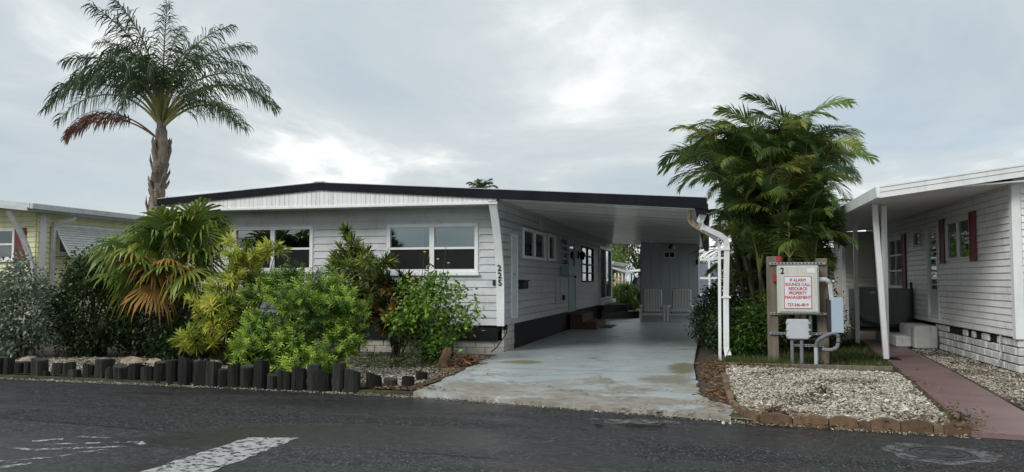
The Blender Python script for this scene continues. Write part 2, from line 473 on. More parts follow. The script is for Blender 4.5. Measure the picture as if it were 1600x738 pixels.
tone_mat('leaf_bright', [(0, (.05, .11, .02)), (1, (.17, .29, .05))], .5, .35)
tone_mat('grass', [(0, (.03, .05, .012)), (.6, (.06, .085, .02)), (1, (.12, .13, .035))], .7)
tone_mat('gravel', [(0, (.045, .034, .024)), (.28, (.19, .16, .12)), (.6, (.40, .365, .295)), (.85, (.55, .52, .45)), (1, (.72, .70, .65))], .8, 0)
tone_mat('litter', [(0, (.045, .026, .015)), (.5, (.14, .075, .035)), (1, (.28, .17, .085))], .9, 0)
tone_mat('flower', [(0, (.6, .5, .04)), (1, (.75, .68, .2))], .5)

# ------------------------------------------------------------------ mesh helpers
class MB:
    def __init__(s):
        s.v = []; s.f = []; s.t = []; s.mi = []
        s.tone = .5

    def add(s, vs, fs, mi=0):
        o = len(s.v)
        s.v += [tuple(map(float, q)) for q in vs]
        s.f += [tuple(i + o for i in q) for q in fs]
        s.t += [s.tone] * len(fs)
        s.mi += [mi] * len(fs)
        return s

    def box(s, x0, x1, y0, y1, z0, z1, mi=0, bev=0.0):
        if x1 < x0: x0, x1 = x1, x0
        if y1 < y0: y0, y1 = y1, y0
        if z1 < z0: z0, z1 = z1, z0
        if bev <= 0:
            return s.add([(x0, y0, z0), (x1, y0, z0), (x1, y1, z0), (x0, y1, z0), (x0, y0, z1), (x1, y0, z1), (x1, y1, z1), (x0, y1, z1)],
                         [(0, 3, 2, 1), (4, 5, 6, 7), (0, 1, 5, 4), (1, 2, 6, 5), (2, 3, 7, 6), (3, 0, 4, 7)], mi)
        # chamfered box: three rings
        e = min(bev, (x1 - x0) * .45, (y1 - y0) * .45, (z1 - z0) * .45)
        vs = []
        for (z, k) in ((z0, e), (z0 + e, 0), (z1 - e, 0), (z1, e)):
            vs += [(x0 + e + k, y0 + k, z), (x1 - e - k, y0 + k, z), (x1 - k, y0 + e + k, z), (x1 - k, y1 - e - k, z), (x1 - e - k, y1 - k, z), (x0 + e + k, y1 - k, z), (x0 + k, y1 - e - k, z), (x0 + k, y0 + e + k, z)]
        fs = [tuple(reversed(range(8))), tuple(range(24, 32))]
        for r in range(3):
            for i in range(8):
                j = (i + 1) % 8
                fs.append((r * 8 + i, r * 8 + j, r * 8 + 8 + j, r * 8 + 8 + i))
        return s.add(vs, fs, mi)

    def tube(s, pts, rad, n=6, cap=True, flat=1.0, mi=0):
        pts = [Vector(p) for p in pts]
        if isinstance(rad, (int, float)): rad = [rad] * len(pts)
        vs = []
        for i, p in enumerate(pts):
            t = (pts[min(i + 1, len(pts) - 1)] - pts[max(i - 1, 0)]).normalized()
            a = t.cross(Vector((0, 0, 1)))
            if a.length < .15: a = t.cross(Vector((0, 1, 0)))
            a.normalize()
            bb = t.cross(a).normalized()
            for k in range(n):
                q = 2 * math.pi * (k + .5) / n
                vs.append(p + a * math.cos(q) * rad[i] + bb * math.sin(q) * rad[i] * flat)
        fs = []
        for i in range(len(pts) - 1):
            for k in range(n):
                j = (k + 1) % n
                fs.append((i * n + k, i * n + j, i * n + n + j, i * n + n + k))
        if cap:
            fs.append(tuple(reversed(range(n))))
            fs.append(tuple(range((len(pts) - 1) * n, len(pts) * n)))
        return s.add(vs, fs, mi)

    def prism(s, poly, lo, hi, axis='y', mi=0):
        """polygon in the plane across AXIS, swept from lo to hi"""
        n = len(poly)
        def P(a, b, h):
            return (a, h, b) if axis == 'y' else ((h, a, b) if axis == 'x' else (a, b, h))
        vs = [P(a, b, lo) for a, b in poly] + [P(a, b, hi) for a, b in poly]
        fs = [tuple(range(n)), tuple(reversed(range(n, 2 * n)))] + [(i, n + i, n + (i + 1) % n, (i + 1) % n) for i in range(n)]
        return s.add(vs, fs, mi)

    def disc(s, c, r, h, n=24, mi=0):
        return s.tube([(c[0], c[1], c[2]), (c[0], c[1], c[2] + h)], r, n, mi=mi)


def origin(o):
    p = Vector((0, 0, 0))
    while o is not None:
        p += Vector(o.location)
        o = o.parent
    return p


def link(name, mb, mats, parent=None, world=True, smooth=False, loc=None):
    me = bpy.data.meshes.new(name)
    off = origin(parent) if (parent is not None and world) else Vector((0, 0, 0))
    if loc is not None and parent is None: off = Vector(loc)
    v = np.array(mb.v, dtype=float).reshape(-1, 3) - np.array(off)
    me.from_pydata(v.tolist(), [], mb.f)
    for q in (mats if isinstance(mats, (list, tuple)) else [mats]):
        me.materials.append(M[q])
    if isinstance(mats, (list, tuple)):
        me.polygons.foreach_set('material_index', mb.mi)
    at = me.attributes.new('tone', 'FLOAT', 'FACE')
    at.data.foreach_set('value', mb.t)
    if smooth:
        me.polygons.foreach_set('use_smooth', [True] * len(me.polygons))
    me.update()
    o = bpy.data.objects.new(name, me)
    C.objects.link(o)
    if parent is not None: o.parent = parent
    elif loc is not None: o.location = loc
    return o


def tag(o, label, cat, group=None):
    o['label'] = label; o['category'] = cat
    if group: o['group'] = group
    return o


def thing(name, label, cat, loc=(0, 0, 0), rz=0, group=None):
    o = bpy.data.objects.new(name, None)
    C.objects.link(o)
    o.location = loc; o.rotation_euler = (0, 0, rz)
    o.empty_display_size = .1
    return tag(o, label, cat, group)


def struct(name, mb, mats, kind='structure', smooth=False):
    o = link(name, mb, mats, smooth=smooth)
    o['kind'] = kind
    return o


def box(name, mat, parent, *a, bev=0.0, world=True):
    return link(name, MB().box(*a, bev=bev), mat, parent, world)


def text(name, s, size, mat, parent, loc, rot=(math.pi / 2, 0, 0), bold=0.0, sx=1.0, align='CENTER'):
    cu = bpy.data.curves.new(name, 'FONT')
    cu.body = s; cu.size = size; cu.align_x = align; cu.align_y = 'CENTER'
    t = bpy.data.objects.new(name + '_src', cu)
    C.objects.link(t)
    dg = bpy.context.evaluated_depsgraph_get(); dg.update()
    src = bpy.data.meshes.new_from_object(t.evaluated_get(dg))
    bpy.data.objects.remove(t); bpy.data.curves.remove(cu)
    mb = MB()
    fv = [tuple(v.co) for v in src.vertices]; ff = [tuple(p.vertices) for p in src.polygons]
    for k, (dx_, dy_) in enumerate(((0, 0), (bold, 0), (-bold, 0), (0, bold), (0, -bold)) if bold else ((0, 0),)):
        mb.add([(x + dx_, y + dy_, k * .0004) for x, y, z in fv], ff)
    bpy.data.meshes.remove(src)
    o = link(name, mb, mat, parent, world=False)
    o.location = Vector(loc) - origin(parent)
    o.rotation_euler = rot
    o.scale = (sx, 1, 1)
    return o


def soft(pts, k=5):
    """Catmull-Rom through the points"""
    P = [Vector(p) for p in pts]; P = [P[0]] + P + [P[-1]]
    out = []
    for i in range(1, len(P) - 2):
        for j in range(k):
            t = j / k
            out.append(.5 * ((2 * P[i]) + (P[i + 1] - P[i - 1]) * t + (2 * P[i - 1] - 5 * P[i] + 4 * P[i + 1] - P[i + 2]) * t * t + (3 * P[i] - P[i - 1] - 3 * P[i + 1] + P[i + 2]) * t ** 3))
    return out + [P[-1]]


# plane frame: wall on 'y' (runs along X, faces -Y) or 'x' (runs along Y, faces +X or -X)
class Wall:
    def __init__(s, axis, at, sign):
        s.axis, s.at, s.sign = axis, at, sign       # sign: outward direction along the axis

    def box(s, mb, u0, u1, d0, d1, z0, z1, mi=0, bev=0.0):
        """d = distance outwards from the wall plane"""
        a, b_ = s.at + s.sign * d0, s.at + s.sign * d1
        if s.axis == 'y': mb.box(u0, u1, a, b_, z0, z1, mi, bev)
        else: mb.box(a, b_, u0, u1, z0, z1, mi, bev)
        return mb

    def p(s, u, d, z):
        return (u, s.at + s.sign * d, z) if s.axis == 'y' else (s.at + s.sign * d, u, z)


def cut(u0, u1, holes):
    segs = [(u0, u1)]
    for a, b_ in holes:
        nxt = []
        for p, q in segs:
            if b_ <= p or a >= q: nxt.append((p, q)); continue
            if a > p: nxt.append((p, a))
            if b_ < q: nxt.append((b_, q))
        segs = nxt
    return [(p, q) for p, q in segs if q - p > .01]


def backing(W, u0, u1, z0, z1, openings, t=.1):
    mb = MB()
    zs = sorted({z0, z1} | {min(max(o[2], z0), z1) for o in openings} | {min(max(o[3], z0), z1) for o in openings})
    for a, b_ in zip(zs[:-1], zs[1:]):
        if b_ - a < .002: continue
        for p, q in cut(u0, u1, [(o[0], o[1]) for o in openings if o[2] < b_ - .001 and o[3] > a + .001]):
            W.box(mb, p, q, -t, 0, a, b_)
    return mb


def boards(W, parent, mat, u0, u1, z0, z1, pitch, openings, start=None, thick=.034, name='siding_board', gap_seed=0):
    """overlapping lap boards, each an object"""
    z = z0
    r = random.Random(gap_seed)
    while z < z1 - .01:
        zt = min(z + pitch, z1)
        zs = sorted({z, zt} | {min(max(o[2], z), zt) for o in openings} | {min(max(o[3], z), zt) for o in openings})
        for a, b_ in zip(zs[:-1], zs[1:]):
            if b_ - a < .012: continue
            su = u0 if start is None else start((a + b_) / 2)
            segs_ = []
            for p, q in cut(su, u1, [(o[0], o[1]) for o in openings if o[2] < b_ - .001 and o[3] > a + .001]):
                while q - p > 4.2:
                    cutp = p + r.uniform(2.2, 3.8); segs_.append((p, cutp)); p = cutp
                segs_.append((p, q))
            for p, q in segs_:
                j = r.uniform(-.0015, .0015)
                ta = thick - (thick - .018) * (a - z) / pitch + j
                tb = thick - (thick - .018) * (b_ - z) / pitch + j
                e = .0015
                lip = 0.0
                gp_ = .013 if b_ == zt else .001
                vs = [W.p(p + e, .001, a), W.p(q - e, .001, a), W.p(q - e, ta, a - lip), W.p(p + e, ta, a - lip),
                      W.p(p + e, .001, b_ - gp_), W.p(q - e, .001, b_ - gp_), W.p(q - e, tb, b_ - gp_), W.p(p + e, tb, b_ - gp_)]
                link(name, MB().add(vs, [(0, 3, 2, 1), (4, 5, 6, 7), (0, 1, 5, 4), (1, 2, 6, 5), (2, 3, 7, 6), (3, 0, 4, 7)]), mat, parent)
        z = zt


def window(W, home, u0, u1, z0, z1, cols=2, rows=2, fw=.06, depth=.05, frame='trim_white', sill=True, screen_rows=(), curtain=None, name='window', mull=.05, casing=0.0):
    mb = MB()
    d0, d1 = -.03, depth
    W.box(mb, u0, u1, d0, d1, z1 - fw, z1, bev=.006); W.box(mb, u0, u1, d0, d1, z0, z0 + fw, bev=.006)
    W.box(mb, u0, u0 + fw, d0, d1 - .002, z0 + fw, z1 - fw); W.box(mb, u1 - fw, u1, d0, d1 - .002, z0 + fw, z1 - fw)
    iu0, iu1, iz0, iz1 = u0 + fw, u1 - fw, z0 + fw, z1 - fw
    cw = (iu1 - iu0 - mull * (cols - 1)) / cols
    rh = (iz1 - iz0 - .045 * (rows - 1)) / rows
    for c in range(1, cols):
        a = iu0 + c * cw + (c - 1) * mull
        W.box(mb, a, a + mull, d0, d1 - .004, iz0, iz1)
    for r in range(1, rows):
        a = iz0 + r * rh + (r - 1) * .045
        for c in range(cols):
            q = iu0 + c * (cw + mull)
            W.box(mb, q, q + cw, d0, d1 - .012, a, a + .045)
    o = link(name, mb, frame, home)
    for c in range(cols):
        for r in range(rows):
            a = iu0 + c * (cw + mull); q = iz0 + r * (rh + .045)
            link('pane', W.box(MB(), a + .002, a + cw - .002, .0, .006, q + .002, q + rh - .002), 'glass', o)
            if r in screen_rows:
                link('insect_screen', W.box(MB(), a + .002, a + cw - .002, .016, .018, q + .002, q + rh - .002), 'insect_screen', o)
    if sill:
        link('sill', W.box(MB(), u0 - .05, u1 + .03, .0, depth + .05, z0 - .06, z0 - .002, bev=.008), frame, o)
    if curtain:
        for a, b_ in curtain:
            vs, fs = [], []
            n = 24
            for i in range(n + 1):
                u = a + (b_ - a) * i / n
                dd = -.16 + .03 * math.sin(i * 1.7)
                vs += [W.p(u, dd, z0 + .05), W.p(u, dd, z1 - .03)]
            fs = [(2 * i, 2 * i + 2, 2 * i + 3, 2 * i + 1) for i in range(n)]
            link('curtain', MB().add(vs, fs), 'curtain', o, smooth=True)
    return o


# ------------------------------------------------------------------ ground
mb = MB()
mb.add([(-900, -900, -.06), (900, -900, -.06), (900, 1500, -.06), (-900, 1500, -.06)], [(0, 1, 2, 3)])
struct('ground', mb, 'far_ground')
EDGE = [(-60, 11.3), (-11.2, 10.52), (-8.7, 10.44), (-6.46, 10.38), (-3.87, 10.2), (-1.62, 9.72), (.19, 9.28), (1.26, 9.12), (2.56, 8.94), (3.03, 8.9), (12, 7.95), (60, 3.0)]
mb = MB()
n = len(EDGE)
mb.add([(x, -14, 0) for x, y in EDGE] + [(x, y + .06, 0) for x, y in EDGE], [(i, i + 1, n + i + 1, n + i) for i in range(n - 1)])
struct('road', mb, 'asphalt')
mb = MB()
mb.add([(x, y, .04) for x, y in EDGE] + [(x, 90, .04) for x, y in EDGE], [(i, i + 1, n + i + 1, n + i) for i in range(n - 1)])
mb.add([(x, y, .04) for x, y in EDGE] + [(x, y, -.02) for x, y in EDGE], [(i, n + i, n + i + 1, i + 1) for i in range(n - 1)])
struct('lot_ground', mb, 'lot_ground')

# driveway: slab rising from the road to the carport floor
def dz(y):
    return .052 + .068 * min(1, max(0, (y - 9.4) / 3.6))
lf = [(-3.86, 10.16), (-3.84, 10.9), (-3.86, 12.2), (-3.93, 13.7), (-4.0, 15.0), (-4.0, 16.5), (-4.0, 22), (-4.0, 34)]
rt = [(.20, 9.22), (.24, 9.75), (-.02, 10.25), (-.16, 10.7), (-.20, 11.4), (-.24, 12.6), (-.3, 14), (-.3, 34)]
mb = MB()
NX = 30
rows = []
cnt = 60
def along(poly, t):
    f = t * (len(poly) - 1); i = min(int(f), len(poly) - 2); k = f - i
    return (poly[i][0] * (1 - k) + poly[i + 1][0] * k, poly[i][1] * (1 - k) + poly[i + 1][1] * k)
for j in range(cnt + 1):
    a = along(lf, j / cnt); c_ = along(rt, j / cnt)
    for i in range(NX + 1):
        k = i / NX
        x = a[0] * (1 - k) + c_[0] * k; y = a[1] * (1 - k) + c_[1] * k
        if 0 < j < 40 and i == NX: x += random.uniform(-.035, .035)
        if j < 30 and i == 0: x += random.uniform(-.03, .03)
        if j == 0: y += random.uniform(-.012, .012)
        mb.v.append((x, y, dz(y)))
for j in range(cnt):
    for i in range(NX):
        q = j * (NX + 1) + i
        mb.f.append((q, q + 1, q + NX + 2, q + NX + 1))
top = list(mb.v)
ring = [i for i in range(NX + 1)] + [j * (NX + 1) + NX for j in range(1, cnt + 1)] + [cnt * (NX + 1) + i for i in range(NX - 1, -1, -1)] + [j * (NX + 1) for j in range(cnt - 1, 0, -1)]
o0 = len(mb.v)
mb.v += [(top[i][0], top[i][1], -.03) for i in ring]
for k in range(len(ring)):
    l = (k + 1) % len(ring)
    mb.f.append((ring[k], o0 + k, o0 + l, ring[l]))
mb.t = [.5] * len(mb.f); mb.mi = [0] * len(mb.f)
struct('driveway', mb, 'driveway')
mb = MB()   # broken concrete apron beside the driveway
mb.add([(.16, 9.26, .03), (.62, 9.16, .03), (.5, 9.45, .05), (.33, 9.75, .06), (.12, 10.1, .062), (.0, 10.3, .06)], [(0, 1, 2, 3, 4, 5)])
struct('concrete_apron', mb, 'concrete_worn')

# pink walk: butted slabs
PL = [(2.49, 8.86), (2.74, 11.5), (3.0, 14.2), (3.3, 17.8), (3.62, 21.6), (3.9, 25)]
PR = [(3.30, 8.74), (3.53, 11.5), (3.78, 14.2), (4.06, 17.8), (4.34, 21.6), (4.66, 25)]
mb = MB()
for i in range(len(PL) - 1):
    g = .012
    a, b_, c_, d_ = PL[i], PR[i], PR[i + 1], PL[i + 1]
    a = (a[0], a[1] + g); b_ = (b_[0], b_[1] + g); c_ = (c_[0], c_[1] - g); d_ = (d_[0], d_[1] - g)
    z0 = .052
    top = [(a[0], a[1], z0), (b_[0], b_[1], z0), (c_[0], c_[1], .075), (d_[0], d_[1], .075)] if i == 0 else [(q[0], q[1], .075) for q in (a, b_, c_, d_)]
    mb.add(top + [(q[0], q[1], -.02) for q in top], [(0, 1, 2, 3), (0, 4, 5, 1), (1, 5, 6, 2), (2, 6, 7, 3), (3, 7, 4, 0)])
struct('walkway', mb, 'path_pink')
# beds
def sheet(name, poly, z, mat):
    mb = MB(); mb.add([(x, y, z) for x, y in poly], [tuple(range(len(poly)))])
    return struct(name, mb, mat)
sheet('planting_bed', [(-16, 10.75), (-11.2, 10.62), (-6.46, 10.48), (-3.98, 10.35), (-3.9, 12.2), (-3.97, 13.7), (-4.05, 15.5), (-11.3, 15.5), (-16, 15.5)], .06, 'soil')
sheet('gravel_bed', [(.34, 9.6), (.5, 9.2), (2.4, 8.98), (2.68, 11.5), (2.92, 14.1), (.22, 14.7), (.2, 12)], .062, 'soil')
sheet('side_gravel_bed', [(3.4, 8.84), (7, 8.5), (7, 14.3), (4.72, 14.4), (4.72, 19.2), (4.2, 19.2), (3.82, 14.2), (3.56, 11.5)], .058, 'soil')
sheet('dirt_strip', [(.28, 9.8), (.2, 12), (.16, 15.2), (1.2, 16.2), (1.2, 22), (-.28, 22), (-.28, 14), (-.2, 12.6), (-.16, 11.4), (-.1, 10.7), (.02, 10.35)], .054, 'soil')


def pebbles(name, poly, count, size, z, label, tones=(0, 1), keep=None):
    P = np.array(poly)
    lo, hi = P.min(0), P.max(0)
    pts = []
    while len(pts) < count:
        q = rng.uniform(lo, hi, (count, 2))
        ins = np.zeros(len(q), bool)
        j = len(P) - 1
        for i in range(len(P)):
            c_ = ((P[i, 1] > q[:, 1]) != (P[j, 1] > q[:, 1])) & (q[:, 0] < (P[j, 0] - P[i, 0]) * (q[:, 1] - P[i, 1]) / (P[j, 1] - P[i, 1] + 1e-9) + P[i, 0])
            ins ^= c_; j = i
        q = q[ins]
        if keep is not None: q = q[keep(q)]
        pts += q.tolist()
    pts = np.array(pts[:count])
    s = size * rng.lognormal(0, .35, count)
    base = np.array([(1, 0, 0), (0, 1, 0), (-1, 0, 0), (0, -1, 0), (0, 0, .6), (0, 0, -.6)])
    a = rng.uniform(0, 6.28, count)
    V = np.repeat(base[None], count, 0) * rng.uniform(.6, 1.25, (count, 6, 1)) * s[:, None, None]
    V[:, :, 0] *= rng.uniform(.7, 1.4, count)[:, None]
    ca, sa = np.cos(a)[:, None], np.sin(a)[:, None]
    x = V[:, :, 0] * ca - V[:, :, 1] * sa; y = V[:, :, 0] * sa + V[:, :, 1] * ca
    tilt = rng.uniform(-.5, .5, count)[:, None]
    V = np.stack([x + pts[:, :1], y + pts[:, 1:], V[:, :, 2] + x * tilt + z + s[:, None] * rng.uniform(0, .8, (count, 1))], -1)
    F = np.array([(0, 1, 4), (1, 2, 4), (2, 3, 4), (3, 0, 4), (1, 0, 5), (2, 1, 5), (3, 2, 5), (0, 3, 5)])
    F = (F[None] + 6 * np.arange(count)[:, None, None]).reshape(-1, 3)
    mb = MB(); mb.v = V.reshape(-1, 3).tolist(); mb.f = F.tolist()
    nz = .5 + .5 * np.sin(pts[:, 0] * 2.1 + 1.3 * np.sin(pts[:, 1] * 1.7)) * np.sin(pts[:, 1] * 1.9 + np.sin(pts[:, 0] * 2.7))
    t = np.clip(tones[0] + (tones[1] - tones[0]) * np.clip(rng.beta(1.7, 1.5, count) - .45 * (nz > .72) * rng.random(count), 0, 1), 0, 1)
    mb.t = np.repeat(t, 8).tolist(); mb.mi = [0] * len(mb.f)
    o = link(name, mb, 'gravel'); o['kind'] = 'stuff'; o['label'] = label; o['category'] = 'gravel'
    return o


pebbles('gravel', [(.34, 9.55), (.52, 9.22), (2.4, 9.02), (2.66, 11.5), (2.9, 14.0), (.24, 14.6), (.22, 12)], 32000, .0125, .064, 'pale crushed shell gravel filling the bed before the notice cabinet')
pebbles('gravel', [(3.42, 8.9), (6.6, 8.6), (6.6, 14.2), (4.74, 14.35), (4.7, 19), (4.2, 19.0), (3.84, 14.2), (3.6, 11.5)], 24000, .0125, .06, 'grey shell gravel between the pink walk and the white home', (0, .85))
pebbles('gravel', [(-13, 10.8), (-6.46, 10.6), (-4.1, 10.55), (-4.0, 12.4), (-4.12, 15.2), (-7.2, 15.2), (-8.4, 13.2), (-13, 13.0)], 34000, .014, .064, 'pale shell gravel in the planting bed behind the timber logs', (0, .9))


gm_ = [(x, y - .20) for x, y in EDGE[1:9]] + [(x, y - .01) for x, y in reversed(EDGE[1:9])]
pebbles('road_grit', gm_, 2600, .009, .003, 'pale grit and shell bits washed along the road edge', (.1, .8))


def litter(name, spots, label):
    mb = MB()
    for (cx, cy, rx, ry, k, z, s) in spots:
        for i in range(k):
            x = cx + random.gauss(0, rx); y = cy + random.gauss(0, ry)
            a = random.uniform(0, 6.28); l = s * random.uniform(.5, 1.4); wd = l * random.uniform(.08, .3)
            h = z + random.uniform(.0, .035)
            ca, sa = math.cos(a), math.sin(a)
            mb.tone = random.random()
            mb.add([(x - ca * l, y - sa * l, h), (x + sa * wd, y - ca * wd, h + random.uniform(0, .02)), (x + ca * l, y + sa * l, h + random.uniform(-.004, .03)), (x - sa * wd, y + ca * wd, h + .005)], [(0, 1, 2, 3)])
    o = link(name, mb, 'litter'); o['kind'] = 'stuff'; o['label'] = label; o['category'] = 'leaf litter'
    return o


sp = [(-4.0, 12.9, .28, .35, 420, .07, .06), (-4.7, 13.4, .5, .3, 260, .065, .05), (-4.25, 10.45, .35, .10, 240, .05, .05), (-9, 13.3, 1.6, .5, 700, .062, .05), (-6, 13.2, 1.2, .4, 300, .062, .05), (-3.95, 11.6, .08, .5, 120, .07, .04)]
litter('leaf_litter', sp, 'brown leaf litter scattered over the planting bed by the stump')
sp = [(.06, 10.9, .1, .6, 330, .058, .045), (.03, 13.2, .12, 1.0, 420, .058, .05), (.75, 9.35, .15, .08, 120, .08, .05), (.42, 9.0, .5, .03, 70, .004, .03), (1.5, 9.0, .6, .04, 160, .01, .03), (2.45, 9.1, .1, .2, 90, .07, .04), (.3, 14.6, .5, .25, 300, .06, .06), (.4, 11.5, .5, 1.4, 60, .085, .03), (1.7, 12, .7, 1.2, 70, .085, .03), (-2.2, 9.75, 1.0, .03, 60, .01, .03), (-.6, 9.42, .1, .03, 50, .02, .04), (2.62, 10.4, .05, .8, 90, .078, .03), (2.9, 13.2, .05, .9, 80, .078, .03), (3.3, 12.0, .25, 1.6, 24, .078, .03), (1.3, 10.5, .7, 1.0, 150, .085, .035), (2.2, 9.5, .3, .3, 90, .085, .04)]
litter('leaf_litter', sp, 'reddish leaf litter along the driveway edge and scalloped border')

# short grass round the utility rack
mb = MB()
for i in range(15000):
    y = random.uniform(14.65, 21.5); x = random.uniform(.3, 2.95 + (y - 14.2) * .09)
    if x < 1.1 and random.random() < .6: continue
    h = random.uniform(.02, .075) * (1.0 if random.random() < .93 else 2.4); a = random.uniform(0, 6.28); ww = random.uniform(.006, .013)
    lx, ly = random.gauss(0, .03), random.gauss(0, .03)
    mb.tone = min(1, max(0, random.gauss(.45, .25) + .25 * math.sin(x * 3 + y * 2)))
    mb.add([(x - ww * math.cos(a), y - ww * math.sin(a), .04), (x + ww * math.cos(a), y + ww * math.sin(a), .04), (x + lx, y + ly, .045 + h)], [(0, 1, 2)])
for i in range(700):   # tufts at the gravel edge and in the gap behind the house
    x = random.gauss(.75, .35); y = random.gauss(14.75, .12)
    h = random.uniform(.08, .22); a = random.uniform(0, 6.28); ww = .007
    mb.tone = random.uniform(.4, 1)
    mb.add([(x - ww * math.cos(a), y - ww * math.sin(a), .05), (x + ww * math.cos(a), y + ww * math.sin(a), .05), (x + random.gauss(0, .07), y + random.gauss(0, .07), .05 + h)], [(0, 1, 2)])
o = link('grass', mb, 'grass'); o['kind'] = 'stuff'; o['label'] = 'short mossy grass around the utility rack'; o['category'] = 'grass'
box('bed_border', 'wood_post', None, .22, 2.95, 14.60, 14.66, .03, .11, bev=.008)['kind'] = 'structure'

# road marks
mb = MB()
lft = [(-4.50 + .06 * k / 24 + random.uniform(-.022, .022), 5.2 + 1.92 * k / 24, .004) for k in range(25)]
rgt = [(-3.94 + random.uniform(-.022, .022), 5.32 + 1.90 * k / 24 + random.uniform(-.01, .01), .004) for k in range(25)]
mb.add(lft + rgt, [(k, 25 + k, 26 + k, k + 1) for k in range(24)])
tag(link('road_stripe', mb, 'road_paint'), 'broad worn white stripe painted on the wet asphalt', 'road marking')
mb = MB()
strokes = [((-6.35, 6.45), (-6.15, 6.62)), ((-6.1, 6.75), (-5.75, 6.78)), ((-6.1, 6.38), (-5.85, 6.47)), ((-5.78, 6.5), (-5.35, 6.68)), ((-5.35, 6.68), (-5.22, 6.58)), ((-6.05, 6.12), (-5.75, 6.28)), ((-6.3, 6.18), (-6.0, 6.12)), ((-5.72, 6.28), (-5.3, 6.48)), ((-5.55, 6.12), (-5.38, 6.32)), ((-5.8, 5.72), (-5.5, 6.08)), ((-6.3, 5.72), (-6.0, 5.7)), ((-6.0, 5.66), (-5.75, 5.7)), ((-5.75, 5.45), (-5.6, 5.7)), ((-6.1, 5.45), (-5.9, 5.6)), ((-6.25, 5.35), (-5.8, 5.38)), ((-6.5, 5.85), (-6.2, 5.9))]
for (a, b_) in strokes:
    a = Vector((*a, .004)); b_ = Vector((*b_, .004)); d = (b_ - a).normalized(); s = Vector((-d.y, d.x, 0)) * random.uniform(.03, .05)
    mb.add([a - s, b_ - s * .8, b_ + s * .8, a + s], [(0, 1, 2, 3)])
o = link('road_lettering', mb, 'road_paint_faded'); o['kind'] = 'stuff'; o['label'] = 'faded broken white lettering strokes on the asphalt'; o['category'] = 'road marking'
for x in (.10, .17):
    mb = MB(); mb.add([(x, 9.0, .004), (x + .03, 9.0, .004), (x + .03, 9.22, .004), (x, 9.22, .004)], [(0, 1, 2, 3)])
    tag(link('paint_tick', mb, 'trim_white'), 'short white paint tick on asphalt %s' % ('nearer the driveway slab' if x < .15 else 'nearer the edging blocks'), 'road marking', 'paint ticks by the driveway')
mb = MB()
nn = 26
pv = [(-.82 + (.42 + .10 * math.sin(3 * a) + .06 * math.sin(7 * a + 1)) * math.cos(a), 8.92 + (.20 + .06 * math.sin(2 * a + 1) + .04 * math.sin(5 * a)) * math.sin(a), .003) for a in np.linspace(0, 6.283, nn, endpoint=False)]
tag(link('painted_glint', mb.add(pv, [tuple(range(nn))]), 'ring_worn_glint'), 'painted pale puddle glint on the asphalt before the driveway', 'painted glint')  # bright glint of the puddle, painted as a flat pale patch
mh = thing('manhole_cover', 'round iron manhole cover set in the asphalt near the pink walk', 'manhole', (1.97, 7.95, 0))
mb = MB(); mb.tube([(1.97, 7.95, -.02), (1.97, 7.95, .006)], .24, 40); link('lid', mb, 'iron', mh)
for k, (r0, r1) in enumerate(((.25, .29), (.10, .13), (.17, .20))):
    mb = MB(); nn = 40; zz = .011 if k == 0 else .013
    vs = []
    for i in range(nn):
        a = 2 * math.pi * i / nn
        vs += [(1.97 + r0 * math.cos(a), 7.95 + r0 * math.sin(a), zz), (1.97 + r1 * math.cos(a), 7.95 + r1 * math.sin(a), zz), (1.97 + r0 * math.cos(a), 7.95 + r0 * math.sin(a), 0), (1.97 + r1 * math.cos(a), 7.95 + r1 * math.sin(a), 0)]
    fs = []
    for i in range(nn):
        j = (i + 1) % nn
        fs += [(4 * i, 4 * i + 1, 4 * j + 1, 4 * j), (4 * i, 4 * j, 4 * j + 2, 4 * i + 2), (4 * i + 1, 4 * i + 3, 4 * j + 3, 4 * j + 1)]
    link('rim' if k == 0 else 'ridge', mb.add(vs, fs), 'iron', mh)
mb = MB(); nn = 48
vs = []
for i in range(nn):
    a = 2 * math.pi * i / nn; j = .04 * math.sin(3 * a + 1) + .03 * math.sin(7 * a)
    vs += [(1.97 + .29 * math.cos(a), 7.95 + .29 * math.sin(a), .004), (1.97 + (.47 + j) * math.cos(a), 7.95 + (.42 + j) * math.sin(a), .004)]
link('worn_ring', mb.add(vs, [(2 * i, 2 * i + 1, 2 * ((i + 1) % nn) + 1, 2 * ((i + 1) % nn)) for i in range(nn)]), 'ring_worn_glint', mh)

# ------------------------------------------------------------------ grey mobile home with carport
HX, HY = -4.03, 15.57              # front right corner of the walls
HL, HB = -11.25, 33.8              # left wall, back wall
home = thing('mobile_home', 'light grey lap-sided mobile home with attached carport and black roof edge', 'house', (-7.6, HY, 0))
FW = Wall('y', HY, -1)
SW = Wall('x', HX, 1)
RF = 14.88                         # front edge of the roof
ZS, ZW = .645, 3.06                # siding bottom, soffit
w1 = (-10.14, -8.22, 1.74, 2.71); w2 = (-6.53, -4.55, 1.70, 2.71)
fr_open = [w1, w2]
wall = link('front_wall', backing(FW, HL, HX, ZS, ZW + .25, fr_open), 'siding', home)
casing = .0
boards(FW, wall, 'siding', HL, HX - .03, ZS, 2.78, .1525, [(a - .0, b_ + .0, c_ - .06, d_) for a, b_, c_, d_ in fr_open])
link('siding_board', FW.box(MB(), HL, HX - .03, 0, .016, 2.782, 2.93), 'siding', wall)
link('siding_board', FW.box(MB(), HL, HX - .03, 0, .012, 2.933, ZW), 'siding', wall)
for q in (w1[0] - .035, w1[1] + .003, w2[0] - .035, w2[1] + .003):
    link('joint_strip', FW.box(MB(), q, q + .03, .0, .03, 1.75, 2.78), 'siding', wall)
window(FW, home, *w1, screen_rows=(0,), curtain=[(-9.05, -8.72), (-8.5, -8.28)], fw=.075, mull=.10)
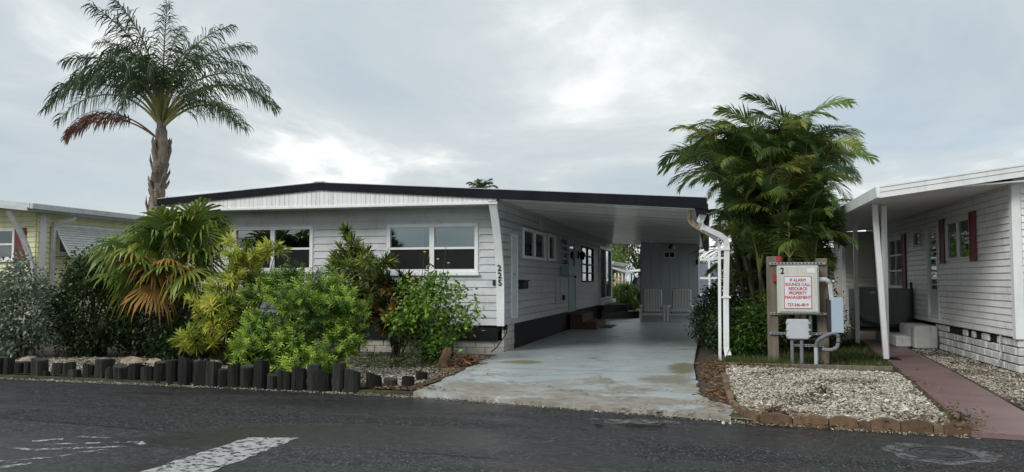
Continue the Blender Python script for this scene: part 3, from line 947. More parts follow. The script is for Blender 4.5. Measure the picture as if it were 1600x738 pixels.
w2o = window(FW, home, *w2, screen_rows=(0,), curtain=[(-5.72, -5.5), (-6.5, -6.38)], fw=.075, mull=.10)
for a, b_ in ((-6.36, -5.76), (-5.49, -4.64)):
    link('pale_sheet', FW.box(MB(), a, b_, -.105, -.10, 2.24, 2.64), 'pale_sheet', w2o)  # pale sheet added behind each upper pane to lighten it
# wing shaped corner: the wall end and its white strip sweep forward under the overhang
def sweep(z):
    return HY - .03 - .63 * max(0, (z - 1.1) / (ZW - 1.1)) ** 2.1
mb = MB()
nz = 18
vs, fs = [], []
for i in range(nz + 1):
    z = ZS - .01 + (ZW + .03 - ZS) * i / nz
    y = sweep(z)
    vs += [(HX - .125, y - .035, z), (HX + .03, y - .035, z), (HX + .03, y + .03, z), (HX - .125, y + .03, z)]
for i in range(nz):
    for k in range(4):
        fs.append((4 * i + k, 4 * i + (k + 1) % 4, 4 * i + 4 + (k + 1) % 4, 4 * i + 4 + k))
fs += [(3, 2, 1, 0), (4 * nz, 4 * nz + 1, 4 * nz + 2, 4 * nz + 3)]
strip_trim = link('corner_trim', mb.add(vs, fs), 'trim_white', home)
for s_, z in (('2', 1.785), ('2', 1.64), ('5', 1.495)):
    sl = (sweep(z - .05) - sweep(z + .05)) / .1
    text('house_digit', s_, .17, 'ink_black', strip_trim, (HX - .048, sweep(z) - .05, z), (math.pi / 2 + math.atan(sl), 0, 0), bold=.004)
mb = MB(); FW.box(mb, HX - .21, HX - .16, .02, .07, 1.44, 1.56, bev=.01)
link('door_bell_box', mb, 'ink_black', home)
# side wall under the carport
so = dict(store=(16.15, 16.62, .80, 2.47), w1=(17.15, 19.65, 2.03, 2.72), w2=(19.98, 20.95, 2.04, 2.74), side=(21.7, 22.85, 1.95, 2.75), door=(23.05, 24.15, .62, 2.78), w3=(25.5, 28.1, 1.48, 2.66), slide=(29.6, 33.1, .80, 2.82))
op = list(so.values())
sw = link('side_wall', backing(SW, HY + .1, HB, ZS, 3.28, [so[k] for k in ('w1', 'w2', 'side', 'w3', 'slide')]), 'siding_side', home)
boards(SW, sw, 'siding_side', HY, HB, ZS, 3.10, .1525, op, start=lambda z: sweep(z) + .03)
mb = MB()   # body of the wing behind its boards
vs, fs = [], []
for i in range(nz + 1):
    z = ZS + (ZW - ZS) * i / nz
    vs += [(HX - .1, sweep(z) + .02, z), (HX, sweep(z) + .02, z), (HX, HY + .099, z), (HX - .1, HY + .099, z)]
for i in range(nz):
    for k in range(4):
        fs.append((4 * i + k, 4 * i + (k + 1) % 4, 4 * i + 4 + (k + 1) % 4, 4 * i + 4 + k))
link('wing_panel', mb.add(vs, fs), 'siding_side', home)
# storage door, flush
d = so['store']
o = link('storage_door', SW.box(MB(), d[0], d[1], 0, .03, d[2], d[3], bev=.006), 'door_grey', home)
mb = MB()
for a, b_, c_, e in ((d[0] - .04, d[0], d[2] - .04, d[3] + .04), (d[1], d[1] + .04, d[2] - .04, d[3] + .04), (d[0], d[1], d[3], d[3] + .04), (d[0], d[1], d[2] - .04, d[2])):
    SW.box(mb, a, b_, 0, .04, c_, e)
link('frame', mb, 'trim_white', o)
link('handle', SW.box(MB(), d[0] + .12, d[0] + .26, .03, .06, 1.66, 1.70, bev=.006), 'galv', o)
window(SW, home, *so['w1'], rows=1, cols=2, fw=.07, sill=False, depth=.06, mull=.04, curtain=[(17.3, 19.5)])
window(SW, home, *so['w2'], rows=1, cols=1, fw=.07, sill=False, depth=.06, curtain=[(20.1, 20.85)])
window(SW, home, *so['side'], rows=4, cols=1, fw=.05, sill=False, depth=.05, frame='siding_side', name='jalousie_window')
# window box under it
o = link('flower_box', SW.box(MB(), 21.75, 23.0, .02, .26, 1.68, 1.93, bev=.02), 'mint', home)
link('rim', SW.box(MB(), 21.73, 23.02, .015, .28, 1.905, 1.945), 'mint', o)
# main door
d = so['door']
mb = MB()
SW.box(mb, d[0], d[1], .0, .03, d[2], 1.72, bev=.004); SW.box(mb, d[0], d[0] + .16, .0, .03, 1.722, d[3]); SW.box(mb, d[1] - .16, d[1], .0, .03, 1.722, d[3]); SW.box(mb, d[0] + .16, d[1] - .16, .0, .03, d[3] - .14, d[3])
o = link('front_door', mb, 'mint', home)
link('pane', SW.box(MB(), d[0] + .16, d[1] - .16, .008, .016, 1.722, d[3] - .14), 'glass', o)
link('handle', SW.box(MB(), d[1] - .14, d[1] - .04, .03, .09, 1.62, 1.68, bev=.01), 'black_metal', o)
mb = MB()
for a, b_, c_, e in ((d[0] - .06, d[0], d[2], d[3] + .06), (d[1], d[1] + .06, d[2], d[3] + .06), (d[0], d[1], d[3], d[3] + .06)):
    SW.box(mb, a, b_, 0, .05, c_, e)
link('frame', mb, 'siding_side', o)
window(SW, home, *so['w3'], rows=4, cols=2, fw=.05, sill=False, frame='black_metal', mull=.05, name='grid_window')
d = so['slide']
o = window(SW, home, *d, rows=1, cols=2, fw=.09, sill=False, frame='trim_white', mull=.12, name='sliding_door', depth=.07)
link('dark_screen', SW.box(MB(), d[0] + .1, d[0] + 1.55, .03, .04, d[2] + .1, d[3] - .1), 'insect_screen', o)
link('threshold', SW.box(MB(), d[0] - .1, HB, 0, .16, ZS - .02, ZS + .13, bev=.01), 'trim_white', o)
# small fittings
o = link('mailbox', SW.box(MB(), 16.75, 17.25, .02, .14, 1.36, 1.53, bev=.015), 'black_metal', home)
link('flap', SW.box(MB(), 16.73, 17.27, .02, .17, 1.53, 1.555), 'black_metal', o)
link('cable_cover', SW.box(MB(), 18.95, 19.35, .025, .06, 2.76, 3.10), 'siding_side', home)
link('utility_panel', SW.box(MB(), 20.95, 21.55, .02, .045, .92, 1.62, bev=.005), 'siding_side', home)
link('utility_panel', SW.box(MB(), 21.65, 22.85, .02, .045, .90, 1.62, bev=.005), 'siding_side', home)
link('outlet_box', SW.box(MB(), 21.9, 22.1, .045, .10, 1.0, 1.14, bev=.01), 'black_metal', home)
o = link('wall_lamp', SW.box(MB(), 24.72, 24.84, .02, .06, 2.22, 2.46, bev=.01), 'black_metal', home)
mb = MB(); mb.tube([(HX + .16, 24.78, 2.18), (HX + .16, 24.78, 2.22), (HX + .16, 24.78, 2.38), (HX + .16, 24.78, 2.46)], [.05, .07, .10, .03], 8)
link('lantern', mb, 'black_metal', o)
mb = MB(); mb.box(HX - .01, HX + .06, HY + .02, HY + .12, .55, .66, bev=.01)
mb.tube([(HX + .05, HY + .05, .58), (HX + .07, HY, .5), (HX - .02, HY - .06, .35), (HX - .1, HY - .16, .22), (HX - .2, HY - .2, .13)], .012, 5)
link('cable_outlet', mb, 'black_metal', home)
# hidden sides and floor
link('left_wall', Wall('x', HL, -1).box(MB(), HY + .1, HB, -.1, 0, .6, 3.2), 'siding', home)
link('back_wall', Wall('y', HB, 1).box(MB(), HL + .1, HX - .1, -.1, 0, .6, 3.2), 'siding', home)
link('floor_slab', MB().box(HL + .1, HX - .1, HY + .1, HB - .1, .52, .64), 'interior', home)
for yy in (HY + 3.2,):
    link('partition', MB().box(HL + .12, HX - .12, yy, yy + .08, .645, 3.1), 'interior', home)
# black skirting and block piers
link('skirting', MB().box(HL, HX - .12, HY + .02, HY + .06, .33, ZS - .003), 'black_skirt', home)
o = thing_b = link('foundation', MB().box(HL, HX - .05, HY + .10, HY + .28, .0, .33), 'block_tan', home)
bx = HL + .02
k = 0
r_ = random.Random(3)
for row in range(2):
    u = HL + .02 - .2 * row
    while u < HX - .06:
        q = min(u + .39, HX - .045)
        link('block', MB().box(max(u, HL) + .004, q - .004, HY + .075 + r_.uniform(-.005, .005), HY + .11, .05 + row * .14, .05 + row * .14 + .133, bev=.006), 'block_tan', o)
        u += .4
for row in range(4):
    for (a, b_) in (((HY + .07, HY + .47), (HY + .48, HY + .93)) if row % 2 else ((HY + .07, HY + .28), (HY + .29, HY + .93))):
        link('block', MB().box(HX - .05, HX - .005 + r_.uniform(-.006, .006), a, b_, .06 + row * .145, .06 + row * .145 + .139, bev=.006), 'block_tan', o)
link('skirting', MB().box(HX - .06, HX - .02, HY + .94, HB, .05, ZS - .004), 'black_skirt', home)
# roof: shallow asymmetric gable running back
rx0, rxr, rx1 = -11.55, -7.75, -.06
z0_, zr, z1_ = 3.29, 3.53, 3.03
th = .13
mb = MB()
prof = [(rx0, z0_ - th), (rxr, zr - th), (rx1, z1_ - th), (rx1, z1_), (rxr, zr), (rx0, z0_)]
mb.prism(prof, RF + .02, 34.1)
roof = link('roof', mb, 'roof_top', home)
def rake(xa, za, xb, zb, ta, tb):
    m_ = MB(); m_.prism([(xa, za - ta), (xb, zb - tb), (xb, zb), (xa, za)], RF - .025, RF + .018)
    return m_
link('fascia', rake(rx0 - .02, z0_ + .012, rxr, zr + .014, .145, .15), 'black_fascia', roof)
link('fascia', rake(rxr, zr + .014, rx1 + .02, z1_ + .014, .15, .205), 'black_fascia', roof)
link('drip_edge', rake(rx0 - .02, z0_ + .026, rxr, zr + .028, .013, .013), 'roof_edge_grey', roof)
link('drip_edge', rake(rxr, zr + .028, rx1 + .02, z1_ + .028, .013, .013), 'roof_edge_grey', roof)
link('ridge_cap', MB().box(rxr - .12, rxr + .12, RF - .04, 34.1, zr + .005, zr + .045, bev=.015), 'roof_edge_grey', roof)
# white grooved gable panel with its bottom trim
def under(x):
    return (z0_ + (zr - z0_) * (x - rx0) / (rxr - rx0) if x < rxr else zr + (z1_ - zr) * (x - rxr) / (rx1 - rxr)) - .118
gp = link('gable_backing', MB().prism([(-11.2, 3.06), (HX + .03, 3.06), (HX + .03, under(HX)), (rxr, under(rxr)), (-11.2, under(-11.2))], RF + .03, RF + .05), 'gable_white', home)
x = -11.2
while x < HX - .02:
    b_ = min(x + .102, HX + .03)
    if x < rxr < b_: b_ = rxr
    link('gable_board', MB().prism([(x + .004, 3.075), (b_ - .004, 3.075), (b_ - .004, under(b_) - .004), (x + .004, under(x) - .004)], RF + .019, RF + .031), 'gable_white', gp)
    x = b_
link('gable_trim', MB().box(-11.22, HX + .05, RF + .0, RF + .06, 3.02, 3.074, bev=.006), 'trim_white', home)
link('soffit', MB().box(-11.2, HX - .10, RF + .06, HY, ZW - .02, ZW + .02), 'ceiling_white', home)
# carport ceiling panels, running across
zc0, zc1 = 3.17, 2.86
cz = lambda x: zc0 + (zc1 - zc0) * (x - HX) / (rx1 - HX)
cl = link('carport_ceiling', MB().prism([(HX + .02, zc0 + .01), (rx1 - .02, zc1 + .01), (rx1 - .02, zc1 + .02), (HX + .02, zc0 + .02)], RF + .03, 34.0), 'ceiling_white', home)
y = RF + .03
while y < 33.9:
    y2 = min(y + .305, 34.0)
    j = random.uniform(-.003, .003)
    vs = []
    for (yy, dd) in ((y + .006, .0), (y + .022, -.045), (y2 - .022, -.045), (y2 - .002, .0)):
        vs += [(HX + .03, yy, zc0 + .008 + dd + j), (rx1 - .05, yy, zc1 + .008 + dd + j)]
    link('ceiling_panel', MB().add(vs, [(0, 2, 3, 1), (2, 4, 5, 3), (4, 6, 7, 5)]), 'ceiling_white', cl)
    y = y2
link('front_beam', MB().prism([(HX + .03, zc0 - .035), (rx1 - .28, zc1 + .005), (rx1 - .28, zc1 + .02), (HX + .03, zc0 + .012)], RF + .02, RF + .08), 'ceiling_white', home)
link('wall_mould', MB().box(HX + .0, HX + .05, HY - .5, HB, 3.075, 3.14), 'siding_side', home)
# gutter along the low edge
gu = link('gutter', MB().prism([(rx1 - .20, zc1 - .0), (rx1 - .17, zc1 - .10), (rx1 + .01, zc1 - .12), (rx1 + .04, zc1 + .08), (rx1 + .02, zc1 + .08), (rx1 - .0, zc1 - .10), (rx1 - .15, zc1 - .08), (rx1 - .18, zc1 + .0)], RF + .0, 34.0), 'black_fascia', home)
link('end_cap', MB().prism([(rx1 - .2, zc1), (rx1 - .17, zc1 - .10), (rx1 + .01, zc1 - .12), (rx1 + .04, zc1 + .08)], RF - .004, RF - .0005), 'black_fascia', gu)
mb = MB(); mb.tube([(-.10, 15.0, 2.80), (-.17, 15.05, 2.62), (-.13, 15.1, 2.52), (.17, 15.25, 2.38), (.28, 15.3, 2.30), (.305, 15.3, 2.18), (.275, 15.3, 1.2), (.27, 15.3, .32), (.30, 15.2, .16)], [.07] * 9, 4)
ds = link('downspout', mb, 'pipe_white', home)
for z in (2.1, 1.22): link('bracket', MB().box(.20, .36, 15.23, 15.37, z, z + .035), 'pipe_white', ds)
link('outlet', MB().tube([(.298, 15.2, .165), (.312, 15.15, .10)], .058, 4), 'black_metal', ds)
mb = MB(); mb.tube([(-.33, 15.15, 2.86), (-.36, 15.18, 2.70), (-.30, 15.2, 2.60), (.08, 15.36, 2.33), (.155, 15.4, 2.26), (.17, 15.4, 2.14), (.155, 15.4, .06)], [.038] * 7, 4)
ds2 = link('downspout', mb, 'pipe_white', home)
link('rusty_elbow', MB().tube([(-.335, 15.148, 2.88), (-.367, 15.178, 2.70), (-.30, 15.2, 2.585), (-.10, 15.284, 2.44)], [.052, .052, .05, .047], 4), 'rust_metal', ds2)

# door steps
st = thing('brick_steps', 'two dark red brick steps below the mint front door', 'steps', (-3.6, 24.2, .12))
link('upper_step', MB().box(-4.0, -3.62, 23.2, 25.3, .12, .56, bev=.015), 'brick_red', st)
link('lower_step', MB().box(-3.62, -3.22, 23.2, 25.3, .12, .34, bev=.015), 'brick_red', st)
st = thing('round_steps', 'two stacked half-round grey steps at the sliding door', 'steps', (-3.99, 31.4, .12))
def half(r, z0, z1):
    m_ = MB(); m_.prism([(-3.99, 31.4 - r)] + [(-3.99 + r * math.sin(a), 31.4 - r * math.cos(a)) for a in np.linspace(.1, math.pi - .1, 20)] + [(-3.99, 31.4 + r)], z0, z1, 'z')
    return m_
link('lower_tier', half(1.3, .12, .36), 'step_grey', st); link('upper_tier', half(.88, .36, .62), 'step_grey', st)
tag(box('door_mat', 'black_metal', None, -3.45, -2.9, 24.0, 25.6, .121, .135, bev=.004), 'dark mat lying on the carport floor by brick steps', 'mat')

# utility shed closing the carport
sh = thing('utility_shed', 'grey panelled utility shed closing the back of the carport', 'shed', (-1.45, 30.1, .12))
wl = link('wall', MB().box(-2.5, -.42, 30.12, 33.6, .10, 2.84), 'shed_panel', sh)
edges = np.linspace(-2.5, -.42, 7)
for a, b_ in zip(edges[:-1], edges[1:]):
    link('panel', MB().box(a + .006, b_ - .006, 30.09, 30.119, .11, 2.98 - .0775 * (a + 2.5), bev=.004), 'shed_panel', wl)
for i in range(5):
    link('panel', MB().box(-2.53, -2.501, 30.12 + i * .69, 30.12 + (i + 1) * .69 - .01, .11, 2.84, bev=.004), 'shed_panel', wl)
v_ = link('vent', MB().box(-1.66, -1.24, 30.06, 30.088, 2.36, 2.61, bev=.005), 'trim_white', sh)
for a in (-1.62, -1.43): link('grille', MB().box(a, a + .155, 30.05, 30.0595, 2.40, 2.57), 'slot_dark', v_)
fl = link('flood_lamp', MB().disc((-1.34, 30.04, 2.86), .05, .03, 12), 'black_metal', sh)
for s_ in (-1, 1):
    mb = MB(); mb.tube([(-1.34, 30.0, 2.86), (-1.34 + .05 * s_, 29.93, 2.82), (-1.34 + .09 * s_, 29.85, 2.74)], [.02, .045, .06], 8)
    link('lamp_head', mb, 'ceiling_white' if s_ > 0 else 'black_metal', fl)
link('junction_box', MB().box(-.50, -.42, 30.02, 30.09, 2.12, 2.32, bev=.01), 'black_metal', sh)
# patio chairs
def chair():
    t = thing('patio_chair', 'white framed patio chair with grey striped cushions, beside house opening', 'chair', (0, 0, 0), group='patio chairs in the carport')
    for s_ in (-1, 1):
        for yy in (-.28, .3):
            link('leg', MB().box(s_ * .40 - .03, s_ * .40 + .03, yy - .03, yy + .03, 0, .52 if yy < 0 else .46, bev=.008), 'patio_frame', t, False)
        link('arm', MB().box(s_ * .40 - .045, s_ * .40 + .045, -.34, .40, .50, .55, bev=.012), 'patio_frame', t, False)
    link('seat_frame', MB().box(-.37, .37, -.30, .32, .22, .28, bev=.01), 'patio_frame', t, False)
    mb = MB()
    mb.box(-.35, .35, -.34, .26, .285, .43, bev=.06); link('seat_cushion', mb, 'cushion', t, False, smooth=False)
    mb = MB(); mb.box(-.34, .34, -.06, .06, 0, .80, bev=.045)
    o = link('back_cushion', mb, 'cushion', t, False); o.location = (0, .24, .36); o.rotation_euler = (R(-16), 0, 0)
    mb = MB()
    for s_ in (-1, 1): mb.box(s_ * .30 - .02, s_ * .30 + .02, .061, .09, -.1, .76)
    mb.box(-.28, .28, .061, .088, .70, .74); mb.box(-.28, .28, .061, .088, .1, .14)
    q = link('back_frame', mb, 'patio_frame', t, False); q.location = (0, .24, .36); q.rotation_euler = (R(-16), 0, 0)
    return t
c1_ = chair(); c1_.location = (-1.98, 28.5, .12); c1_.rotation_euler = (0, 0, R(4))
def dup(root, loc, rz, label):
    r = root.copy(); C.objects.link(r); r.location = loc; r.rotation_euler = (0, 0, rz); r['label'] = label
    for ch in list(root.children):
        c_ = ch.copy(); C.objects.link(c_); c_.parent = r
        for g_ in ch.children:
            d_ = g_.copy(); C.objects.link(d_); d_.parent = c_
    return r
dup(c1_, (-1.02, 28.5, .12), R(-5), 'white framed patio chair with grey striped cushions, beside dark shrub')

# ------------------------------------------------------------------ logs edging the planting bed
LOGS = [(-10.97, 10.64, .16, .33), (-10.81, 10.70, .18, .26), (-10.63, 10.71, .17, .26), (-10.39, 10.67, .25, .33), (-10.2, 10.6, .11, .13), (-10.06, 10.68, .19, .26), (-9.86, 10.7, .2, .26), (-9.66, 10.6, .2, .16), (-9.45, 10.66, .21, .26), (-9.19, 10.66, .28, .36), (-8.98, 10.55, .13, .22), (-8.78, 10.56, .23, .27), (-8.53, 10.58, .26, .28), (-8.28, 10.53, .22, .25), (-8.04, 10.53, .24, .36), (-7.82, 10.49, .2, .4), (-7.57, 10.48, .28, .42), (-7.31, 10.45, .24, .4), (-7.08, 10.42, .22, .39), (-6.89, 10.38, .16, .29), (-6.71, 10.38, .19, .37), (-6.50, 10.39, .22, .35), (-6.27, 10.38, .23, .43), (-6.07, 10.34, .17, .23), (-5.86, 10.32, .22, .3), (-5.64, 10.31, .21, .35), (-5.43, 10.36, .2, .41), (-5.24, 10.29, .2, .31), (-5.04, 10.33, .19, .44), (-4.82, 10.3, .23, .34), (-4.58, 10.48, .22, .27), (-4.35, 10.53, .2, .2), (-4.12, 10.6, .18, .22), (-4.2, 11.35, .17, .2)]
xs = -11.15
while xs > -13.2:
    LOGS.insert(0, (xs, 10.66 - .01 * (xs + 11) + random.uniform(-.03, .03), random.uniform(.16, .26), random.uniform(.2, .36)))
    xs -= random.uniform(.2, .26)
ORD = 'zeroth first second third fourth fifth sixth seventh eighth ninth tenth eleventh twelfth thirteenth fourteenth fifteenth sixteenth seventeenth eighteenth nineteenth twentieth'.split()
ORD += ['twenty-' + q for q in ORD[1:10]] + ['thirtieth'] + ['thirty-' + q for q in ORD[1:10]] + ['fortieth'] + ['forty-' + q for q in ORD[1:10]] + ['fiftieth'] + ['fifty-' + q for q in ORD[1:10]]
NL = len(LOGS) - 1
for li, (x, y, wd, h) in enumerate(LOGS):
    r = wd / 2 * .98
    mb = MB()
    nn = 12
    ph = random.uniform(0, 6.28)
    lean = (random.gauss(0, .03), random.gauss(0, .02)); tl = random.uniform(-.22, .22); tl2 = random.uniform(-.25, .1)
    vs = []
    h *= .90
    for (zz, k) in ((-.05, 1.0), (h * .5, 1.0), (h - .012, .985), (h, .90)):
        for i in range(nn):
            a = 2 * math.pi * i / nn
            rr_ = r * k * (1 + .07 * math.sin(3 * a + ph) + .05 * math.sin(5 * a + 2 * ph))
            px, py = rr_ * math.cos(a), rr_ * math.sin(a)
            zt = zz + (px * tl * 1.5 + py * tl2 * 1.5 if zz > h * .9 else 0)
            vs.append((x + px + lean[0] * zz, y + py + lean[1] * zz, zt))
    fs = []
    for q in range(3):
        for i in range(nn):
            fs.append((q * nn + i, q * nn + (i + 1) % nn, q * nn + nn + (i + 1) % nn, q * nn + nn + i))
    mb.add(vs, fs, 0); mb.f.append(tuple(range(3 * nn, 4 * nn))); mb.t.append(.5); mb.mi.append(1)
    o = link('timber_log', mb, ['log_dark', 'log_top'], loc=(x, y, 0))
    if y > 11: lab = 'lone short dark log set behind the timber edging by the driveway'
    else: lab = '%s blackened log edging the bed, %s from the driveway' % ('tall upright' if h > .38 else 'low sunken' if h < .24 else 'upright', ORD[NL - li])
    tag(o, lab, 'log', 'timber logs edging the planting bed')

# scalloped concrete edgers round the gravel bed
def edger(x0, y0, x1, y1, h, lab):
    a = Vector((x0, y0, 0)); b_ = Vector((x1, y1, 0)); ln = (b_ - a).length; d = (b_ - a) / ln; s = Vector((-d.y, d.x, 0))
    poly = [(0, -.04)] + [(ln * k / 8, h * (.74 + .26 * math.sin(math.pi * k / 8)) + random.uniform(-.003, .003)) for k in range(9)] + [(ln, -.04)]
    nn = len(poly); mb = MB(); c_ = (a + b_) / 2
    t_ = random.uniform(-.06, .06)
    for off in (-.035, .035):
        for (u, z) in poly:
            p_ = a + d * (u * .97 + .005) + s * (off + z * t_); mb.v.append((p_.x, p_.y, z))
    mb.f = [tuple(range(nn)), tuple(reversed(range(nn, 2 * nn)))] + [(i, nn + i, nn + (i + 1) % nn, (i + 1) % nn) for i in range(nn)]
    mb.t = [.5] * len(mb.f); mb.mi = [0] * len(mb.f)
    o = link('scalloped_edger', mb, 'edger', loc=(c_.x, c_.y, 0))
    tag(o, lab, 'edging block', 'scalloped edging blocks round the gravel bed')
front = [.50, .83, .92, 1.19, 1.47, 1.59, 1.87, 2.17, 2.26, 2.53]
yf = lambda x: 9.14 - .095 * (x - .5)
for ei, (a, b_) in enumerate(zip(front[:-1], front[1:])):
    big_ = b_ - a > .2
    edger(a, yf(a) + random.uniform(-.012, .012), b_, yf(b_) + random.uniform(-.012, .012), random.uniform(.12, .14) if big_ else .095, ('long tan scalloped' if big_ else 'short squared tan') + ' edging block along the road, %s from the driveway corner' % ORD[ei + 1])
side_ = [(.49, 9.16), (.37, 9.38), (.30, 9.66), (.25, 9.97), (.23, 10.28), (.22, 10.6), (.21, 10.92), (.2, 11.24), (.2, 11.56), (.19, 11.88), (.19, 12.2), (.18, 12.52), (.18, 12.84), (.18, 13.2)]
for ei, (a, b_) in enumerate(zip(side_[:-1], side_[1:])):
    edger(a[0], a[1], b_[0], b_[1], random.uniform(.10, .135), 'tan scalloped edging block beside the dirt strip, %s from the road' % ORD[ei + 1])

# ------------------------------------------------------------------ yellow neighbour home
yh = thing('yellow_mobile_home', 'pale yellow lap-sided mobile home with grey roof edge and white louvred awning', 'house', (-18, 16, 0))
YX, YY = -15.8, 16.0
YF, YS = Wall('y', YY, -1), Wall('x', YX, 1)
yo = (-18.2, -16.42, 2.05, 2.80)
yw = link('front_wall', backing(YF, -22.5, YX, .5, 3.3, [yo]), 'yellow_siding', yh)
boards(YF, yw, 'yellow_siding', -19.5, YX - .02, .6, 3.2, .125, [yo])
ys = link('side_wall', backing(YS, YY + .1, 34, .5, 3.3, [(16.6, 19.4, 2.2, 2.85)]), 'yellow_siding', yh)
boards(YS, ys, 'yellow_siding', YY, 24, .6, 3.25, .125, [(16.6, 19.4, 2.2, 2.85)])
link('skirting', MB().box(-22.5, YX + .002, YY + .02, 34, .0, .55), 'block_tan', yh)
link('partition', MB().box(-22, YX - .2, YY + 2.6, YY + 2.7, .5, 3.2), 'interior', yh)
window(YF, yh, *yo, rows=2, cols=2, fw=.06, sill=True, mull=.06)
window(YS, yh, 16.6, 19.4, 2.2, 2.85, rows=1, cols=2, sill=False)
o = link('shutter', YF.box(MB(), -16.41, -16.08, .03, .06, 2.02, 2.82, bev=.006), 'red_shutter', yh)
for z in np.arange(2.08, 2.76, .06): link('slat', YF.box(MB(), -16.37, -16.12, .06, .068, z, z + .04), 'red_shutter', o)
def ysweep(z): return YY - .03 - .75 * max(0, (z - 1.5) / 1.65) ** 1.8
vs, fs = [], []
for i in range(nz + 1):
    z = .6 + 2.55 * i / nz; y = ysweep(z)
    vs += [(YX - .12, y - .03, z), (YX + .03, y - .03, z), (YX + .03, y + .03, z), (YX - .12, y + .03, z)]
for i in range(nz):
    for k in range(4): fs.append((4 * i + k, 4 * i + (k + 1) % 4, 4 * i + 4 + (k + 1) % 4, 4 * i + 4 + k))
link('corner_fin', MB().add(vs, fs), 'roof_edge_grey', yh)
link('corner_trim', MB().box(YX + .001, YX + .05, YY + .05, YY + .22, .6, 3.15), 'trim_white', yh)
mb = MB(); mb.tube([(YX + .42, 16.75, 3.12), (YX + .38, 16.7, 3.06), (YX + .12, 16.42, 2.94), (YX + .10, 16.4, 2.82), (YX + .10, 16.4, .3)], .055, 4)
link('downspout', mb, 'roof_edge_grey', yh)
rf = link('roof', MB().prism([(-23, 3.36), (-19.2, 3.6), (-15.3, 3.22), (-15.3, 3.34), (-19.2, 3.74), (-23, 3.48)], 15.25, 34.5), 'roof_edge_grey', yh)
link('fascia', MB().prism([(-23, 3.32), (-19.2, 3.56), (-15.32, 3.16), (-15.32, 3.24), (-19.2, 3.66), (-23, 3.4)], 15.2, 15.245), 'roof_edge_grey', rf)
link('eave_gutter', MB().box(-15.295, -15.2, 15.25, 34.4, 3.20, 3.335, bev=.01), 'roof_edge_grey', rf)
link('soffit', MB().box(-15.79, -15.3, 15.3, 34.3, 3.17, 3.2), 'metal_grey', rf)
# louvred awning: separate hinged slats between two side arms
aw = link('awning', MB().box(YX + .02, YX + .07, 16.5, 19.6, 2.90, 2.95), 'trim_white', yh)
for i in range(13):
    k = i / 12; d0 = .05 + .42 * k; z = 2.90 - .74 * k
    m_ = MB(); m_.prism([(YX + d0, z), (YX + d0 + .055, z - .045), (YX + d0 + .05, z - .055), (YX + d0 - .008, z - .008)], 16.5, 19.6)
    link('awning_slat', m_, 'trim_white', aw)
for yy in (16.48, 19.6):
    m_ = MB(); m_.tube([(YX + .03, yy, 2.93), (YX + .53, yy, 2.12)], .018, 4); link('side_rail', m_, 'trim_white', aw)
    m_ = MB(); m_.tube([(YX + .02, yy, 2.12), (YX + .50, yy, 2.14)], .015, 4); link('stay', m_, 'ink_black', aw)

# ------------------------------------------------------------------ white neighbour home with porch
wh = thing('white_mobile_home', 'white vinyl mobile home with red shutters and open porch', 'house', (6, 14.4, 0))
GX, GY = 4.76, 14.42
GS, GF = Wall('x', GX, -1), Wall('y', GY, -1)
go = dict(w1=(16.55, 18.15, 1.95, 2.74), door=(18.85, 19.65, .80, 2.72), small=(20.1, 20.8, 2.33, 2.70), w2=(22.0, 23.55, 1.36, 2.64))
gs = link('side_wall', backing(GS, GY + .1, 27, .62, 3.2, list(go.values())), 'vinyl_white', wh)
boards(GS, gs, 'vinyl_white', GY + .12, 25.5, .64, 3.1, .115, [(a - .001, b_ + .001, c_, d_) for a, b_, c_, d_ in go.values()])
gf = link('front_wall', backing(GF, GX + .101, 12, .62, 3.05, []), 'vinyl_white', wh)
boards(GF, gf, 'vinyl_white', GX + .10, 12.0, .64, 3.05, .115, [])
link('corner_post', MB().box(GX - .035, GX + .10, GY - .035, GY + .12, .60, 3.12, bev=.01), 'trim_white', wh)
link('floor_slab', MB().box(GX + .11, 12, GY + .11, 27, .5, .62), 'interior', wh)
link('far_wall', MB().box(12.0, 12.1, GY, 27, .05, 3.05), 'vinyl_white', wh)
link('back_wall', MB().box(GX, 12, 27.0, 27.1, .05, 3.05), 'vinyl_white', wh)
link('partition', MB().box(GX + 2.6, GX + 2.7, GY + .11, 27, .63, 3.1), 'interior', wh)
o = window(GS, wh, *go['w1'], rows=1, cols=2, fw=.05, sill=False, mull=.05)
link('paper_note', GS.box(MB(), 16.86, 17.02, -.02, -.017, 2.22, 2.42), 'trim_white', o)
link('paper_note', GS.box(MB(), 17.0, 17.16, -.02, -.017, 2.02, 2.16), 'trim_white', o)
for (a, b_, c_, d_) in ((16.18, 16.52, 1.90, 2.82), (18.18, 18.52, 1.90, 2.82), (21.62, 21.97, 1.3, 2.7)):
    o = link('shutter', GS.box(MB(), a, b_, .03, .055, c_, d_, bev=.006), 'red_shutter', wh)
    mb = MB()
    for q in ((a, a + .05), (b_ - .05, b_)): GS.box(mb, q[0], q[1], .055, .068, c_, d_)
    for q in (c_, (c_ + d_) / 2 - .03, d_ - .06): GS.box(mb, a + .05, b_ - .05, .055, .066, q, q + .06)
    link('shutter_frame', mb, 'red_shutter', o)
    z = c_ + .08
    while z < d_ - .1:
        if abs(z - (c_ + d_) / 2) > .05: link('slat', GS.box(MB(), a + .055, b_ - .055, .056, .063, z, z + .03), 'red_shutter', o)
        z += .055
d = go['door']
mb = MB(); GS.box(mb, d[0], d[1], -.05, -.01, d[2], d[3])
o = link('door', mb, 'door_grey', wh)
link('pane', GS.box(MB(), d[0] + .12, d[1] - .12, -.009, -.004, 1.35, d[3] - .15), 'glass', o)
for z in np.arange(1.45, 2.5, .14): link('louvre', GS.box(MB(), d[0] + .12, d[1] - .12, -.003, .012, z, z + .02), 'trim_white', o)
mb = MB()
